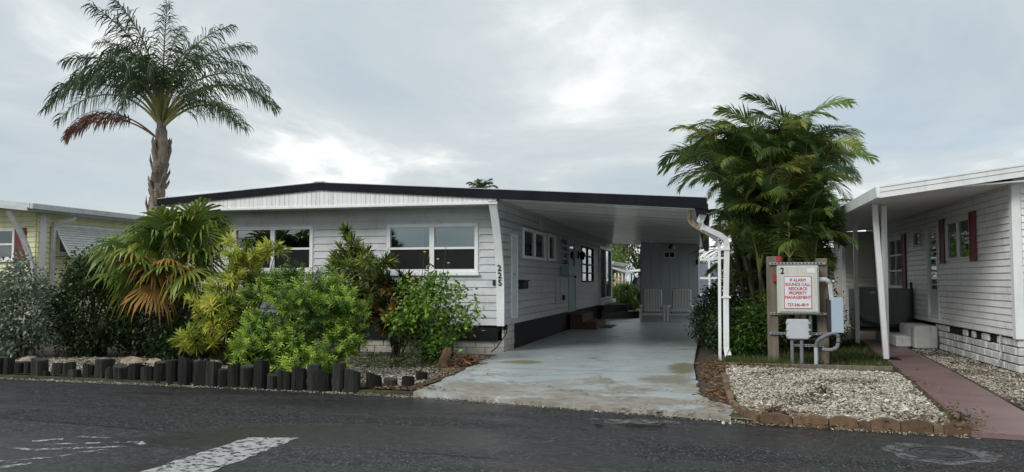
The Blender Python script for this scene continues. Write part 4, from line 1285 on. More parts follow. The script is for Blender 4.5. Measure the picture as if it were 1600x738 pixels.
for a, b_, c_, e in ((d[0] - .06, d[0], d[2] - .1, d[3] + .06), (d[1], d[1] + .06, d[2] - .1, d[3] + .06), (d[0], d[1], d[3], d[3] + .06)): GS.box(mb, a, b_, 0, .04, c_, e)
link('frame', mb, 'trim_white', o)
window(GS, wh, *go['small'], rows=1, cols=1, fw=.05, sill=False, frame='metal_grey')
window(GS, wh, *go['w2'], rows=3, cols=2, fw=.05, sill=True, mull=.04)
# painted block skirting
fd = link('foundation', MB().box(GX + .06, GX + .2, GY + .07, 19.7, 0, .6), 'slot_dark', wh)
r_ = random.Random(5)
for row in range(4):
    u = GY + .02 + (0 if row % 2 else .12)
    first = True
    while u < 19.3:
        ln = r_.choice((.19, .29, .38, .38))
        z = .055 + row * .137
        if not (row == 3 and 15.3 < u < 18.4 and r_.random() < .55):
            j = r_.uniform(-.014, .014)
            link('block', MB().box(GX + .01 + j, GX + .059, u + .006, min(u + ln, 19.35) - .006, z + .004, z + .131, bev=.016), 'block_white', fd)
        u += ln
for row in range(4):
    u = GX + .0
    while u < 12:
        ln = r_.choice((.19, .29, .38)); z = .055 + row * .137
        link('block', MB().box(u + .006, u + ln - .006, GY + .01 + r_.uniform(-.01, .01), GY + .069, z + .004, z + .131, bev=.016), 'block_white', fd)
        u += ln
mb = MB(); mb.tube([(GX - .02, 15.15, .62), (GX - .03, 15.17, .45), (GX - .02, 15.14, .3), (GX - .06, 15.2, .14), (GX - .1, 15.3, .07)], .014, 5)
link('drain_hose', mb, 'metal_grey', wh)
# roof with wide stepped edge that falls towards the porch
def rp(x): return 3.02 + .135 * (x - 2.72)
GR0 = 14.0
RX = 8.4
rp2 = lambda x: rp(RX) - .135 * (x - RX)
rf = link('roof', MB().prism([(2.74, rp(2.74) - .02), (RX, rp(RX) - .02), (12.6, rp2(12.6) - .02), (12.6, rp2(12.6) + .03), (RX, rp(RX) + .03), (2.74, rp(2.74) + .03)], GR0 + .06, 27.3), 'roof_edge_grey', wh)
for k, (zb, zt, yy) in enumerate(((-.13, -.035, GR0 + .012), (-.035, .04, GR0 + .0), (.04, .065, GR0 - .012))):
    link('fascia_band', MB().prism([(2.70, rp(2.7) + zb), (RX, rp(RX) + zb), (RX, rp(RX) + zt - .002), (2.70, rp(2.7) + zt - .002)], yy, GR0 + .058), 'trim_white', rf)
    link('fascia_band', MB().prism([(RX, rp(RX) + zb), (12.6, rp2(12.6) + zb), (12.6, rp2(12.6) + zt - .002), (RX, rp(RX) + zt - .002)], yy, GR0 + .058), 'trim_white', rf)
link('gable_panel', MB().prism([(GX + .0, 3.052), (12.0, 3.052), (12.0, rp2(12) - .025), (RX, rp(RX) - .025), (GX + .0, rp(GX) - .025)], GY - .01, GY + .06), 'vinyl_white', wh)
link('eave_gutter', MB().prism([(2.66, rp(2.7) - .12), (2.735, rp(2.7) - .12), (2.735, rp(2.7) + .055), (2.64, rp(2.7) + .055)], GR0 + .06, 26.5), 'trim_white', rf)
link('porch_ceiling', MB().prism([(2.74, rp(2.74) - .075), (GX + .05, 3.10), (GX + .05, 3.12), (2.74, rp(2.74) - .03)], GR0 + .06, 26.4), 'trim_white', rf)
def post(name, x0, y0, x1, y1, z1, s=.045, z0=.06):
    m_ = MB(); m_.tube([(x0, y0, z0), (x1, y1, z1)], s * 1.41, 4)
    return link(name, m_, 'trim_white', wh)
post('porch_post', 3.20, 16.42, 3.22, 16.42, 2.96); post('porch_post', 3.17, 16.30, 2.98, 16.0, 2.96); post('porch_post', 3.36, 20.4, 3.36, 20.4, 2.96); post('porch_post', 3.72, 24.6, 3.72, 24.6, 2.96)
link('post_base', MB().box(3.02, 3.42, 16.15, 16.6, .05, .085, bev=.01), 'black_metal', wh)
# far end room of the porch
er = link('end_room', MB().box(3.8, GX - .03, 25.6, 27, .06, 3.0), 'vinyl_cream', wh)
boards(Wall('y', 25.6, -1), er, 'vinyl_cream', 3.8, GX - .03, .1, 3.0, .14, [])
# porch steps of painted block
sp_ = thing('block_steps', 'white painted block steps below the porch door', 'steps', (4.4, 19.6, .07))
link('upper_step', MB().box(4.28, 4.75, 19.4, 20.45, .06, .56, bev=.03), 'block_white', sp_)
link('middle_step', MB().box(4.28, 4.75, 19.0, 19.395, .06, .56, bev=.03), 'block_white', sp_)
link('lower_step', MB().box(3.95, 4.275, 19.2, 20.45, .076, .33, bev=.03), 'block_white', sp_)
# air conditioner
ac = thing('air_conditioner', 'large dark grey packaged air conditioner at the end of the pink walk', 'air conditioner', (4.1, 21.5, .08))
link('cabinet', MB().box(3.42, 4.12, 21.1, 21.95, .42, 1.37, bev=.03), 'ac_grey', ac)
link('cabinet', MB().box(4.13, 4.70, 21.0, 21.95, .38, 1.35, bev=.03), 'ac_grey', ac)
link('panel', MB().box(3.46, 3.72, 21.085, 21.1, .5, 1.3, bev=.004), 'ac_grey', ac)
link('name_plate', MB().box(3.78, 3.9, 21.088, 21.1, 1.22, 1.28), 'box_blue', ac)
for x in (3.48, 4.05, 4.2, 4.62): link('leg', MB().box(x - .03, x + .03, 21.15, 21.85, .075, .42), 'ac_dark', ac)
link('drip_pan', MB().box(3.40, 4.71, 21.05, 21.97, .33, .379, bev=.01), 'ac_dark', ac)
mb = MB(); mb.tube(soft([(3.5, 21.05, 1.2), (3.45, 21.0, .9), (3.55, 20.98, .6), (3.9, 20.95, .48), (4.3, 20.9, .45), (4.6, 20.88, .6), (4.66, 20.88, 1.0), (4.66, 20.9, 1.5)]), .035, 6)
link('hose', mb, 'ac_dark', ac)

# ------------------------------------------------------------------ utility rack with the notice cabinet
ur = thing('utility_rack', 'wooden utility rack carrying a notice cabinet, meter boxes and conduits', 'utility rack', (1.55, 15.3, .05))
for a, b_, h in ((1.0, 1.19, 1.98), (1.85, 2.04, 1.94)):
    link('post', MB().box(a, b_, 15.25, 15.42, .0, h, bev=.012), 'wood_post', ur)
for k, (a, b_, z) in enumerate(((1.04, 2.0, 1.83), (1.04, 2.0, .93), (1.03, 2.02, .575), (1.38, 1.94, .37))):
    yb = 15.2 if k < 3 else 15.16
    ch = link('channel', MB().box(a, b_, yb, yb + .045, z, z + .042), 'galv', ur)
    x = a + .03
    while x < b_ - .04:
        link('slot', MB().box(x, x + .032, yb - .003, yb - .0005, z + .012, z + .03), 'slot_dark', ch)
        x += .06
cb = link('cabinet', MB().box(1.16, 1.86, 15.0, 15.195, .955, 1.81, bev=.018), 'cabinet', ur)
link('door', MB().box(1.185, 1.835, 14.985, 14.999, .99, 1.79, bev=.006), 'cabinet', cb)
nb = link('notice', MB().box(1.265, 1.735, 14.978, 14.9845, 1.045, 1.625), 'notice_white', ur)
mb = MB()
for a, b_, c_, d_ in ((1.268, 1.732, 1.612, 1.622), (1.268, 1.732, 1.048, 1.058), (1.268, 1.278, 1.058, 1.612), (1.722, 1.732, 1.058, 1.612)): mb.box(a, b_, 14.976, 14.9775, c_, d_)
link('border', mb, 'ink_red', nb)
for i, s_ in enumerate(('IF ALARM', 'SOUNDS CALL', 'RESOURCE', 'PROPERTY', 'MANAGEMENT')):
    text('lettering', s_, .076, 'ink_red', nb, (1.5, 14.9765, 1.548 - i * .076), bold=.0022, sx=.84)
text('lettering', '727-346-4819', .074, 'ink_red', nb, (1.5, 14.9765, 1.112), bold=.0020, sx=.84)
text('lettering', '2', .15, 'ink_black', cb, (1.245, 14.983, 1.71), bold=.007, sx=.85)
link('sticker', MB().box(1.66, 1.80, 14.981, 14.9845, 1.68, 1.765), 'notice_white', cb)
jb = link('junction_box', MB().box(1.31, 1.69, 15.05, 15.17, .50, .86, bev=.02), 'box_grey', ur)
for a in (1.295, 1.665):
    for z in (.55, .66, .78): link('lug', MB().box(a, a + .04, 15.04, 15.06, z, z + .03), 'box_grey', jb)
for x in (1.40, 1.56): link('conduit', MB().tube([(x, 15.12, .02), (x, 15.12, .51)], .032, 8), 'conduit_grey', ur)
link('conduit', MB().tube([(1.72, 15.15, .93), (1.72, 15.15, .55)], .03, 8), 'conduit_grey', ur)
link('conduit', MB().tube([(1.80, 15.12, .0), (1.80, 15.12, .36)], .036, 8), 'box_grey', ur)
mb = MB(); mb.tube(soft([(1.80, 15.12, .36), (1.82, 15.08, .47), (1.92, 15.02, .56), (2.05, 15.0, .62), (2.14, 15.02, .60), (2.16, 15.02, .50), (2.13, 15.02, .38), (2.02, 15.02, .33), (1.9, 15.06, .34)]), .034, 8)
link('flexible_conduit', mb, 'conduit_grey', ur)
mb = MB(); mb.tube([(1.86, 15.12, 1.56), (1.98, 15.12, 1.56), (2.03, 15.12, 1.53), (2.06, 15.12, 1.46), (2.08, 15.12, 1.2)], .045, 8)
link('conduit_elbow', mb, 'metal_grey', ur)
db = link('disconnect_box', MB().box(2.06, 2.24, 15.0, 15.22, .64, 1.24, bev=.012), 'box_blue', ur)
link('cover', MB().box(2.05, 2.25, 14.975, 14.999, .63, 1.25, bev=.008), 'box_blue', db)
link('back_plate', MB().box(2.0, 2.06, 15.1, 15.25, .66, 1.22), 'ac_dark', db)
link('red_box', MB().box(1.17, 1.25, 15.21, 15.3, 1.88, 1.98, bev=.008), 'red_paint', ur)
link('red_box', MB().box(1.10, 1.155, 15.14, 15.24, 1.52, 1.66, bev=.008), 'red_paint', ur)

# ------------------------------------------------------------------ plants
def leaf(mb, p, d, up, l, wd, droop=.2, fold=.0, n=2):
    """pointed leaf from p along d; up is the blade's rough normal"""
    d = d / (np.linalg.norm(d) + 1e-9)
    s = np.cross(d, up); k = np.linalg.norm(s)
    if k < 1e-3: s = np.array([1., 0, 0])
    else: s = s / k
    g = np.array([0, 0, -1.])
    m1 = p + d * l * .45 + g * droop * l * .18
    tip = p + d * l * .95 + g * droop * l * .75
    o = len(mb.v)
    a = m1 - s * wd * .5; b_ = m1 + s * wd * .5
    mb.v += [tuple(p), tuple(a), tuple(tip), tuple(b_)]
    mb.f += [(o, o + 1, o + 2), (o, o + 2, o + 3)]
    mb.t += [mb.tone] * 2; mb.mi += [0] * 2


def strip(mb, p, d, side, l, wd, droop, segs=3):
    """narrow strap leaf bending down"""
    d = d / (np.linalg.norm(d) + 1e-9)
    o = len(mb.v)
    q = p.copy(); dd = d.copy()
    prof = [.55, 1.0, .75, .0] if segs == 3 else [.6, 1.0, 0]
    for i in range(segs + 1):
        s = side - dd * np.dot(side, dd); s /= (np.linalg.norm(s) + 1e-9)
        wv_ = wd * prof[i] * .5
        if i == segs: mb.v.append(tuple(q))
        else: mb.v += [tuple(q - s * wv_), tuple(q + s * wv_)]
        q = q + dd * l / segs
        dd = dd + np.array([0, 0, -droop]); dd /= np.linalg.norm(dd)
    for i in range(segs - 1): mb.f.append((o + 2 * i, o + 2 * i + 1, o + 2 * i + 3, o + 2 * i + 2))
    mb.f.append((o + 2 * segs - 2, o + 2 * segs - 1, o + 2 * segs))
    mb.t += [mb.tone] * segs; mb.mi += [0] * segs


def frond(base, azim, el, ln, bend, nl, ll, lw, ldroop=.35, ang0=70, ang1=28, plume=.25, r0=.03, start=.2, tone=(.2, .8), twist=0.0, sag=1.4):
    """feather palm leaf; returns leaf mesh (rachis in slot 1)"""
    mb = MB()
    az_ = R(azim); NP = 26
    pts = []; q = np.array(base, float)
    tang = []
    for i in range(NP + 1):
        t = i / NP
        e = R(el) - R(bend) * t ** sag
        d = np.array([math.cos(e) * math.cos(az_), math.cos(e) * math.sin(az_), math.sin(e)])
        pts.append(q.copy()); tang.append(d)
        q = q + d * ln / NP
    hs = np.array([math.sin(az_), -math.cos(az_), 0])
    mb.tone = .7
    mb.tube([tuple(p_) for p_ in pts[::2]], [r0 * (1 - .88 * (i * 2 / NP)) for i in range(len(pts[::2]))], 4, mi=1)
    t0 = random.uniform(*tone)
    for k in range(nl):
        t = start + (1 - start) * (k + random.uniform(-.3, .3)) / nl
        t = min(max(t, start), .995)
        f = t * NP; i = min(int(f), NP - 1); fr_ = f - i
        p_ = pts[i] * (1 - fr_) + pts[i + 1] * fr_
        T = tang[i]
        tw = twist * t
        upv = np.cross(hs, T); S0 = hs * math.cos(tw) + upv * math.sin(tw); U0 = np.cross(S0, T)
        u = (t - start) / (1 - start)
        a = R(ang0 + (ang1 - ang0) * u)
        lk = ll * (.45 + .55 * math.sin(math.pi * min(1, .18 + u * .85)) ** .8) * random.uniform(.85, 1.12)
        for s in (-1, 1):
            lift = random.uniform(-plume, plume) + .12
            d = T * math.cos(a) + S0 * s * math.sin(a) + U0 * lift
            mb.tone = min(1, max(0, t0 + random.gauss(0, .13)))
            strip(mb, p_, d, T + U0 * .4 * s, lk, lw, ldroop * random.uniform(.6, 1.5))
    return mb


def fan(base, azim, el, pet, rad, roll=0.0, tone=(.2, .7), droop=.35, n=34, span=150):
    """fan palm leaf: petiole and pleated fan split into ribbons"""
    mb = MB()
    az_ = R(azim)
    q = np.array(base, float); pts = [tuple(q)]
    for i in range(6):
        e = R(el) - R(18) * (i / 6)
        d = np.array([math.cos(e) * math.cos(az_), math.cos(e) * math.sin(az_), math.sin(e)])
        q = q + d * pet / 6; pts.append(tuple(q))
    mb.tone = .5
    mb.tube(pts, [.022 - .002 * i for i in range(7)], 4, mi=1)
    S = np.array([math.sin(az_), -math.cos(az_), 0.]); U_ = np.cross(S, d)
    S, U_ = S * math.cos(roll) + U_ * math.sin(roll), U_ * math.cos(roll) - S * math.sin(roll)
    t0 = random.uniform(*tone)
    hub = q
    for k in range(n):
        th = R(-span + 2 * span * (k + .5) / n); dt = R(span / n) * 1.0
        rk = rad * (.72 + .28 * math.cos(th * .6)) * random.uniform(.93, 1.05)
        mb.tone = min(1, max(0, t0 + random.gauss(0, .09)))
        def P(r, a, up=0.0):
            v = d * math.cos(a) * r + S * math.sin(a) * r + U_ * (up - .16 * r * abs(math.sin(a)))
            return hub + v + np.array([0, 0, -droop * .35 * (r / rad) ** 2 * rad])
        o = len(mb.v)
        pl = .018
        mid = rk * random.uniform(.40, .52)
        c0 = hub + U_ * 0
        tipd = np.array([random.gauss(0, .03), random.gauss(0, .03), -droop * rad * .34 * random.uniform(.2, 1.9)])
        tip = P(rk, th) + tipd
        m3 = P(rk * .8, th) + tipd * .3
        ww = rk * .8 * math.tan(dt) * .55
        sv = -d * math.sin(th) + S * math.cos(th)
        mb.v += [tuple(c0), tuple(P(mid, th - dt)), tuple(P(mid, th, pl)), tuple(P(mid, th + dt)), tuple(m3 - sv * ww), tuple(m3 + sv * ww), tuple(tip)]
        mb.f += [(o, o + 1, o + 2), (o, o + 2, o + 3), (o + 1, o + 4, o + 5, o + 2), (o + 2, o + 5, o + 3), (o + 4, o + 6, o + 5)]
        mb.t += [mb.tone, mb.tone, mb.tone, mb.tone, min(1, mb.tone + .12)]; mb.mi += [0] * 5
    return mb


# queen palm behind the left end of the roof
qp = thing('queen_palm', 'tall palm with grey trunk and drooping feathery crown beside the yellow home', 'palm tree', (-13.95, 18.0, .04))
qx, qy = -13.95, 18.0
mb = MB()
tp = [(-14.0, 18, 0, .22), (-14.04, 18, 1.0, .2), (-14.07, 18, 2.4, .19), (-14.06, 18.0, 3.2, .20), (-13.98, 18, 4.0, .21), (-13.93, 18, 4.6, .22), (-13.92, 18, 5.1, .205), (-13.94, 18, 5.55, .15), (-13.95, 18, 6.1, .07)]
fine = []
for (a, b_) in zip(tp[:-1], tp[1:]):
    for k in range(5):
        t = k / 5; fine.append([a[j] * (1 - t) + b_[j] * t for j in range(4)])
mb.tube([f_[:3] for f_ in fine], [f_[3] * .86 * (1 + .09 * math.sin(i * 2.1) + random.uniform(-.05, .05)) for i, f_ in enumerate(fine)], 12)
link('trunk', mb, 'trunk', qp, smooth=True)
for (z, a, l) in [(random.uniform(3.4, 5.15), random.uniform(0, 360), random.uniform(.14, .3)) for _ in range(22)] + [(3.0, 170, .65), (3.35, 205, .4), (4.1, 340, .3), (4.5, 200, .35), (4.75, 20, .4), (4.9, 260, .4), (5.0, 120, .35), (3.9, 250, .3), (3.6, 300, .3)]:
    a = R(a); xc_ = -14.05 + .11 * min(1, max(0, (z - 3.2) / 1.4)); c_ = Vector((xc_ + .155 * math.cos(a), 18 + .155 * math.sin(a), z))
    m_ = MB(); m_.tube([c_ - Vector((.0, 0, .1)), c_ + Vector((.09 * math.cos(a), .09 * math.sin(a), l * .5)), c_ + Vector((.10 * math.cos(a), .10 * math.sin(a), l))], [.09, .06, .008], 5, flat=.5)
    link('old_leaf_base', m_, 'trunk', qp)
QF = [  # azimuth (0 = right, 90 = away, 180 = left, 270 = towards the road), start angle, length, bend
    (186, 66, 3.5, 118), (176, 46, 3.9, 96), (204, 57, 3.3, 120), (4, 50, 3.6, 102), (-14, 30, 3.3, 82), (10, 66, 3.4, 118), (95, 82, 3.4, 80), (60, 80, 3.5, 95), (130, 78, 3.4, 100), (275, 80, 3.2, 125), (250, 74, 3.2, 140), (300, 72, 3.2, 140), (322, 60, 3.2, 128), (228, 64, 3.1, 135), (150, 64, 3.4, 115), (35, 62, 3.4, 118), (0, 84, 3.5, 80), (180, 84, 3.4, 84), (345, 36, 3.1, 95), (285, 58, 2.8, 135), (260, 88, 3.3, 60), (215, 78, 3.2, 110), (330, 78, 3.3, 108), (90, 60, 3.4, 110), (240, 86, 3.5, 70), (310, 85, 3.5, 75), (110, 87, 3.6, 55), (20, 80, 3.5, 88), (165, 80, 3.4, 90), (290, 68, 3.2, 130), (265, 66, 3.0, 138)]
for i, (a, e, l, bd) in enumerate(QF):
    if e > 72: l *= .92
    m_ = frond((qx + .1 * math.cos(R(a)), qy + .1 * math.sin(R(a)), 5.4 + .006 * e), a, e, l, bd, 54, .72, .027, .95, 56, 22, .7, .04, .22, (.15, .75), sag=1.15)
    link('frond', m_, ['leaf_queen', 'cane'], qp)
for (a, e, l, bd) in ((192, 42, 2.7, 100), (200, 36, 2.5, 96)):
    m_ = frond((qx - .12, qy - .05, 5.3), a, e, l, bd, 60, .6, .033, .8, 50, 20, .5, .035, .3, (.3, .7))
    o = link('frond', m_, ['leaf_dead', 'dead_wood'], qp); o['label'] = 'withered reddish brown drooping frond'

# fan palm in the planting bed
fp = thing('fan_palm', 'fan palm with yellowing split leaves in the planting bed', 'palm tree', (-9.75, 13.4, .05))
mb = MB()
fine = [(-9.75, 13.4, 0.0, .19), (-9.77, 13.4, .5, .17), (-9.86, 13.42, 1.1, .16), (-9.93, 13.42, 1.6, .15), (-9.94, 13.42, 1.95, .06)]
mb.tube([f_[:3] for f_ in fine], [f_[3] for f_ in fine], 10)
link('trunk', mb, 'trunk_dark', fp, smooth=True)
FP = [(10, 68, .85, .8), (38, 62, .75, .75), (340, 64, .8, .8), (300, 56, .65, .75), (350, 40, .55, .72), (200, 58, .85, .75), (170, 48, 1.1, .78), (215, 38, 1.05, .78), (186, 26, 1.2, .72), (235, 50, .75, .7), (262, 62, .65, .72), (250, 20, .8, .7), (205, 12, 1.1, .68), (100, 72, .8, .75), (140, 60, .9, .78), (65, 62, .8, .75), (282, 20, .6, .68), (318, 16, .6, .7), (332, -6, .6, .72), (345, 14, .55, .66), (190, 42, 1.15, .72), (165, 16, 1.1, .7), (228, 2, .7, .62), (270, 78, .75, .7), (320, 74, .8, .75), (180, 72, .85, .75), (205, 30, 1.25, .6), (240, 34, .9, .62), (350, 76, .95, .85), (280, 72, .9, .8), (20, 58, .8, .8)]
for i, (a, e, pt, rd) in enumerate(FP):
    m_ = fan((-9.94 + .08 * math.cos(R(a)), 13.42 + .08 * math.sin(R(a)), 1.58 + .004 * e), a, e, pt * .9, rd * .95, random.uniform(-.9, .9), (.05, .85), random.uniform(.4, 1.0))
    link('frond', m_, ['leaf_fan', 'cane'], fp)
for (a, e, pt, rd) in ((255, 34, .6, .6), (295, 44, .6, .55), (268, 0, .6, .62), (240, 46, .65, .55), (310, 34, .55, .55), (220, 40, .8, .5)):
    m_ = fan((-9.94, 13.40, 1.5), a, e, pt, rd, random.uniform(-.5, .5), (.3, .9), .9)
    o = link('frond', m_, ['leaf_fan_dry', 'cane'], fp); o['label'] = 'dry yellow and orange fan leaf'

# areca palm clump
ap = thing('areca_palm', 'dense clumping palm of yellow-green canes between the carport and notice cabinet', 'palm tree', (1.7, 18.2, .05))
ra = random.Random(11)
STEMS = []
for i in range(24):
    bx_, by_ = 1.45 + ra.gauss(0, .5), 18.4 + ra.gauss(0, .45)
    k = ra.uniform(-1.25, 1.25)
    tx = min(max(bx_ + k, .5), 2.2)
    h = ra.uniform(1.7, 4.0) * (1.0 if abs(tx - 1.4) < .7 else .80)
    STEMS.append((bx_, by_, tx, by_ + ra.gauss(0, .35), h))
STEMS += [(1.35, 18, 1.15, 17.8, 3.95), (1.5, 17.9, 1.95, 17.7, 3.6), (1.7, 18.1, 2.3, 18.0, 3.3), (1.0, 18.1, .6, 17.9, 3.5), (1.7, 17.9, 2.0, 17.7, 2.2), (1.0, 17.8, .6, 17.6, 2.5), (1.4, 17.8, 1.5, 17.4, 2.8), (1.1, 18.2, .45, 18.0, 2.9), (.8, 18.2, .2, 18.1, 3.9), (.9, 18.3, .35, 18.3, 3.5), (1.2, 18.0, .75, 17.7, 3.2), (1.5, 17.9, 1.6, 17.5, 2.0), (1.1, 17.9, 1.0, 17.5, 1.7), (1.8, 18.0, 2.1, 17.6, 1.6), (1.5, 18.0, 1.75, 17.8, 4.0), (1.5, 18.2, 1.3, 17.6, 3.1), (1.8, 18.3, 2.25, 18.0, 2.7), (1.2, 18.5, .8, 18.3, 2.0), (1.6, 18.5, 1.9, 18.2, 2.4), (.9, 18.6, .5, 18.6, 1.1), (1.3, 18.9, 1.2, 19.0, 1.3), (1.9, 18.9, 2.1, 19.0, 1.4), (2.0, 18.8, 2.2, 18.9, 1.3), (1.6, 18.4, 1.7, 18.2, .9), (1.9, 18.6, 2.2, 18.5, 1.9)]
for i, (x0, y0, x1, y1, h) in enumerate(STEMS):
    mb = MB()
    P_ = [(x0 + (x1 - x0) * t ** 1.5, y0 + (y1 - y0) * t ** 1.5, .02 + h * t) for t in np.linspace(0, 1, 9)]
    mb.tube(P_, [.055 - .02 * t for t in np.linspace(0, 1, 9)], 7)
    link('stem', mb, 'cane' if i % 3 == 1 else 'trunk_dark', ap, smooth=True)
    nf = ra.choice((7, 8, 8, 9))
    a0 = ra.uniform(0, 360)
    for k in range(nf):
        a = a0 + 137.5 * k + ra.uniform(-15, 15)
        e = 90 - 38 * (k / nf) + ra.uniform(-6, 6)
        l = ra.uniform(1.5, 2.1)
        reach = x1 + .62 * l * math.cos(R(a))
        if h < 3.1 and reach < -.05: continue
        if (h < 3.3 and reach > 2.7) or reach > 3.0: continue
        m_ = frond(P_[-1], a, e, l, ra.uniform(90, 140), 50, .48, .024, .34, 58, 24, .16, .022, .2, (.05, .9), twist=ra.uniform(-.9, .9), sag=1.3)
        link('frond', m_, ['leaf_areca', 'cane'], ap)

# shrubs
def shrub(name, label, clumps, mat, style, base, n_leaf, ll, lw, seed, group=None, tone=(0, 1), stem='stem_bark', nstem=9, cat='shrub'):
    """clumps: (x, y, z, rx, ry, rz, sprays)"""
    rs = random.Random(seed); nr = np.random.default_rng(seed)
    t = thing(name, label, cat, (base[0], base[1], .06), group=group)
    mb = MB(); tips = []
    for cl_ in clumps:
        cx, cy, cz_, rx_, ry_, rz_, ns = cl_[:7]
        off_ = cl_[7] if len(cl_) > 7 else 0.0
        for i in range(ns):
            v = nr.normal(size=3); v /= np.linalg.norm(v)
            rad = rs.uniform(.45, 1.0) ** .5 * (1 + .12 * math.sin(5 * v[0] + 3 * v[2] + cx * 7))
            p_ = np.array([cx + v[0] * rx_ * rad, cy + v[1] * ry_ * rad, cz_ + v[2] * rz_ * rad])
            if p_[2] < .10: p_[2] = .1 + rs.random() * .1
            out_ = v * .8 + np.array([0, 0, .55]) + nr.normal(size=3) * .25
            out_ /= np.linalg.norm(out_)
            tips.append(p_)
            tn = rs.uniform(*tone) + off_
            if style == 'rosette':
                for k in range(n_leaf):
                    a = 2.4 * k + rs.random(); e = R(78 - 88 * (k / n_leaf))
                    s1 = np.cross(out_, [0.3, .1, 1]); s1 /= np.linalg.norm(s1); s2 = np.cross(out_, s1)
                    d = out_ * math.sin(e) + (s1 * math.cos(a) + s2 * math.sin(a)) * math.cos(e)
                    mb.tone = min(1, max(0, tn + rs.gauss(0, .16)))
                    sd = np.cross(d, out_)
                    strip(mb, p_ - out_ * .10 * (k / n_leaf), d, sd, ll * rs.uniform(.75, 1.1), lw, .25, 2)
            elif style == 'spray':      # fine leaflets along a twig
                q = p_ - out_ * .12
                for k in range(n_leaf):
                    f = k / n_leaf
                    pp = q + out_ * (.26 * f) + np.array([0, 0, -.03 * f * f])
                    a = 2.4 * k
                    s1 = np.cross(out_, [0.3, .1, 1]); s1 /= np.linalg.norm(s1); s2 = np.cross(out_, s1)
                    d = out_ * .75 + (s1 * math.cos(a) + s2 * math.sin(a))
                    mb.tone = min(1, max(0, tn * .75 + .5 * f * f - .08 + rs.gauss(0, .12)))
                    leaf(mb, pp, d, out_, ll * rs.uniform(.7, 1.2), lw, .2)
            else:                       # broad leaves
                for k in range(n_leaf):
                    pp = p_ + nr.normal(size=3) * ll * .9
                    d = out_ + nr.normal(size=3) * .7
                    mb.tone = min(1, max(0, tn + rs.gauss(0, .18)))
                    leaf(mb, pp, d, np.array([0, 0, 1.]) + nr.normal(size=3) * .5, ll * rs.uniform(.6, 1.2), lw * rs.uniform(.8, 1.2), rs.uniform(0, .7))
    o = link('foliage', mb, mat, t); o['kind'] = 'stuff'
    rs.shuffle(tips)
    for p_ in tips[:nstem]:
        m_ = MB(); b0 = np.array([base[0] + rs.gauss(0, .07), base[1] + rs.gauss(0, .07), .02])
        md = b0 * .45 + p_ * .55 + np.array([rs.gauss(0, .06), rs.gauss(0, .06), .08])
        m_.tube([tuple(b0), tuple(b0 * .7 + md * .3 + np.array([0, 0, .05])), tuple(md), tuple(p_)], [.022, .019, .013, .005], 5)
        link('stem', m_, stem, t)
    return t


shrub('silver_shrub', 'silvery grey-green shrub at the end of the log edging', [(-12.75, 12.6, .95, .75, .6, .8, 620), (-13.6, 12.7, 1.0, .8, .6, .8, 420), (-12.7, 12.5, 1.75, .12, .12, .3, 25)], 'leaf_silver', 'broad', (-12.8, 12.7), 10, .10, .045, 21)
shrub('hedge_shrub', 'dark green bushy shrub under the yellow home awning', [(-11.8, 13.3, .95, .85, .6, .85, 820), (-11.7, 13.2, 1.75, .5, .4, .32, 130)], 'leaf_hedge', 'broad', (-11.7, 13.4), 11, .095, .045, 22)
shrub('hedge_shrub', 'dark green bushy shrub beneath the fan palm leaves', [(-10.6, 13.6, .85, .75, .6, .8, 760), (-9.7, 14.0, .7, .9, .4, .65, 620), (-9.65, 13.0, .5, .45, .25, .45, 230)], 'leaf_hedge', 'broad', (-10.5, 13.6), 11, .095, .045, 23, tone=(0, .7))
shrub('hedge_shrub', 'bright tipped green shrub rising before the yellow home downspout', [(-12.2, 13.8, 1.65, .55, .35, .45, 200)], 'leaf_hib', 'broad', (-12.2, 13.8), 10, .085, .04, 24, tone=(0, .6))
def billow(seed, env, k, r0, r1, per):
    """many small uneven clumps spread through a few larger envelopes"""
    rs = random.Random(seed); out_ = []
    for (cx, cy, cz_, rx_, ry_, rz_, wt) in env:
        for i in range(int(k * wt)):
            a, u = rs.uniform(0, 6.28), rs.uniform(-.9, 1)
            q = math.sqrt(1 - u * u) * rs.uniform(.55, 1.05); r = rs.uniform(r0, r1)
            out_.append((cx + rx_ * q * math.cos(a), cy + ry_ * q * math.sin(a), max(.25, cz_ + rz_ * u), r, r, r * rs.uniform(.6, .95), int(per * (r / r1) ** 2 * rs.uniform(.6, 1.2)), rs.uniform(-.35, .3)))
    return out_
shrub('variegated_dracaena', 'yellow-green variegated dracaena shrub beside the fan palm', billow(9, [(-8.15, 12.3, 1.2, .55, .45, .55, 1.0), (-8.25, 12.2, .7, .58, .45, .45, .9), (-7.9, 12.4, 1.75, .35, .3, .28, .5)], 22, .14, .26, 13) + [(-7.45, 12.6, 2.08, .22, .15, .14, 9), (-8.3, 12.6, 2.25, .06, .06, .1, 3)], 'leaf_song', 'rosette', (-8.1, 12.5), 22, .19, .028, 31, nstem=24)
shrub('feathery_shrub', 'bright green feathery shrub spilling over the logs', billow(3, [(-6.35, 11.5, .85, .62, .55, .5, 1.0), (-5.95, 11.1, .5, .62, .42, .38, .9), (-5.6, 11.4, .85, .32, .3, .4, .5), (-5.95, 11.7, 1.3, .35, .3, .3, .4), (-6.7, 11.0, .45, .4, .3, .3, .5)], 13, .13, .27, 46), 'leaf_feather', 'spray', (-6.2, 11.6), 22, .085, .022, 41, nstem=22)
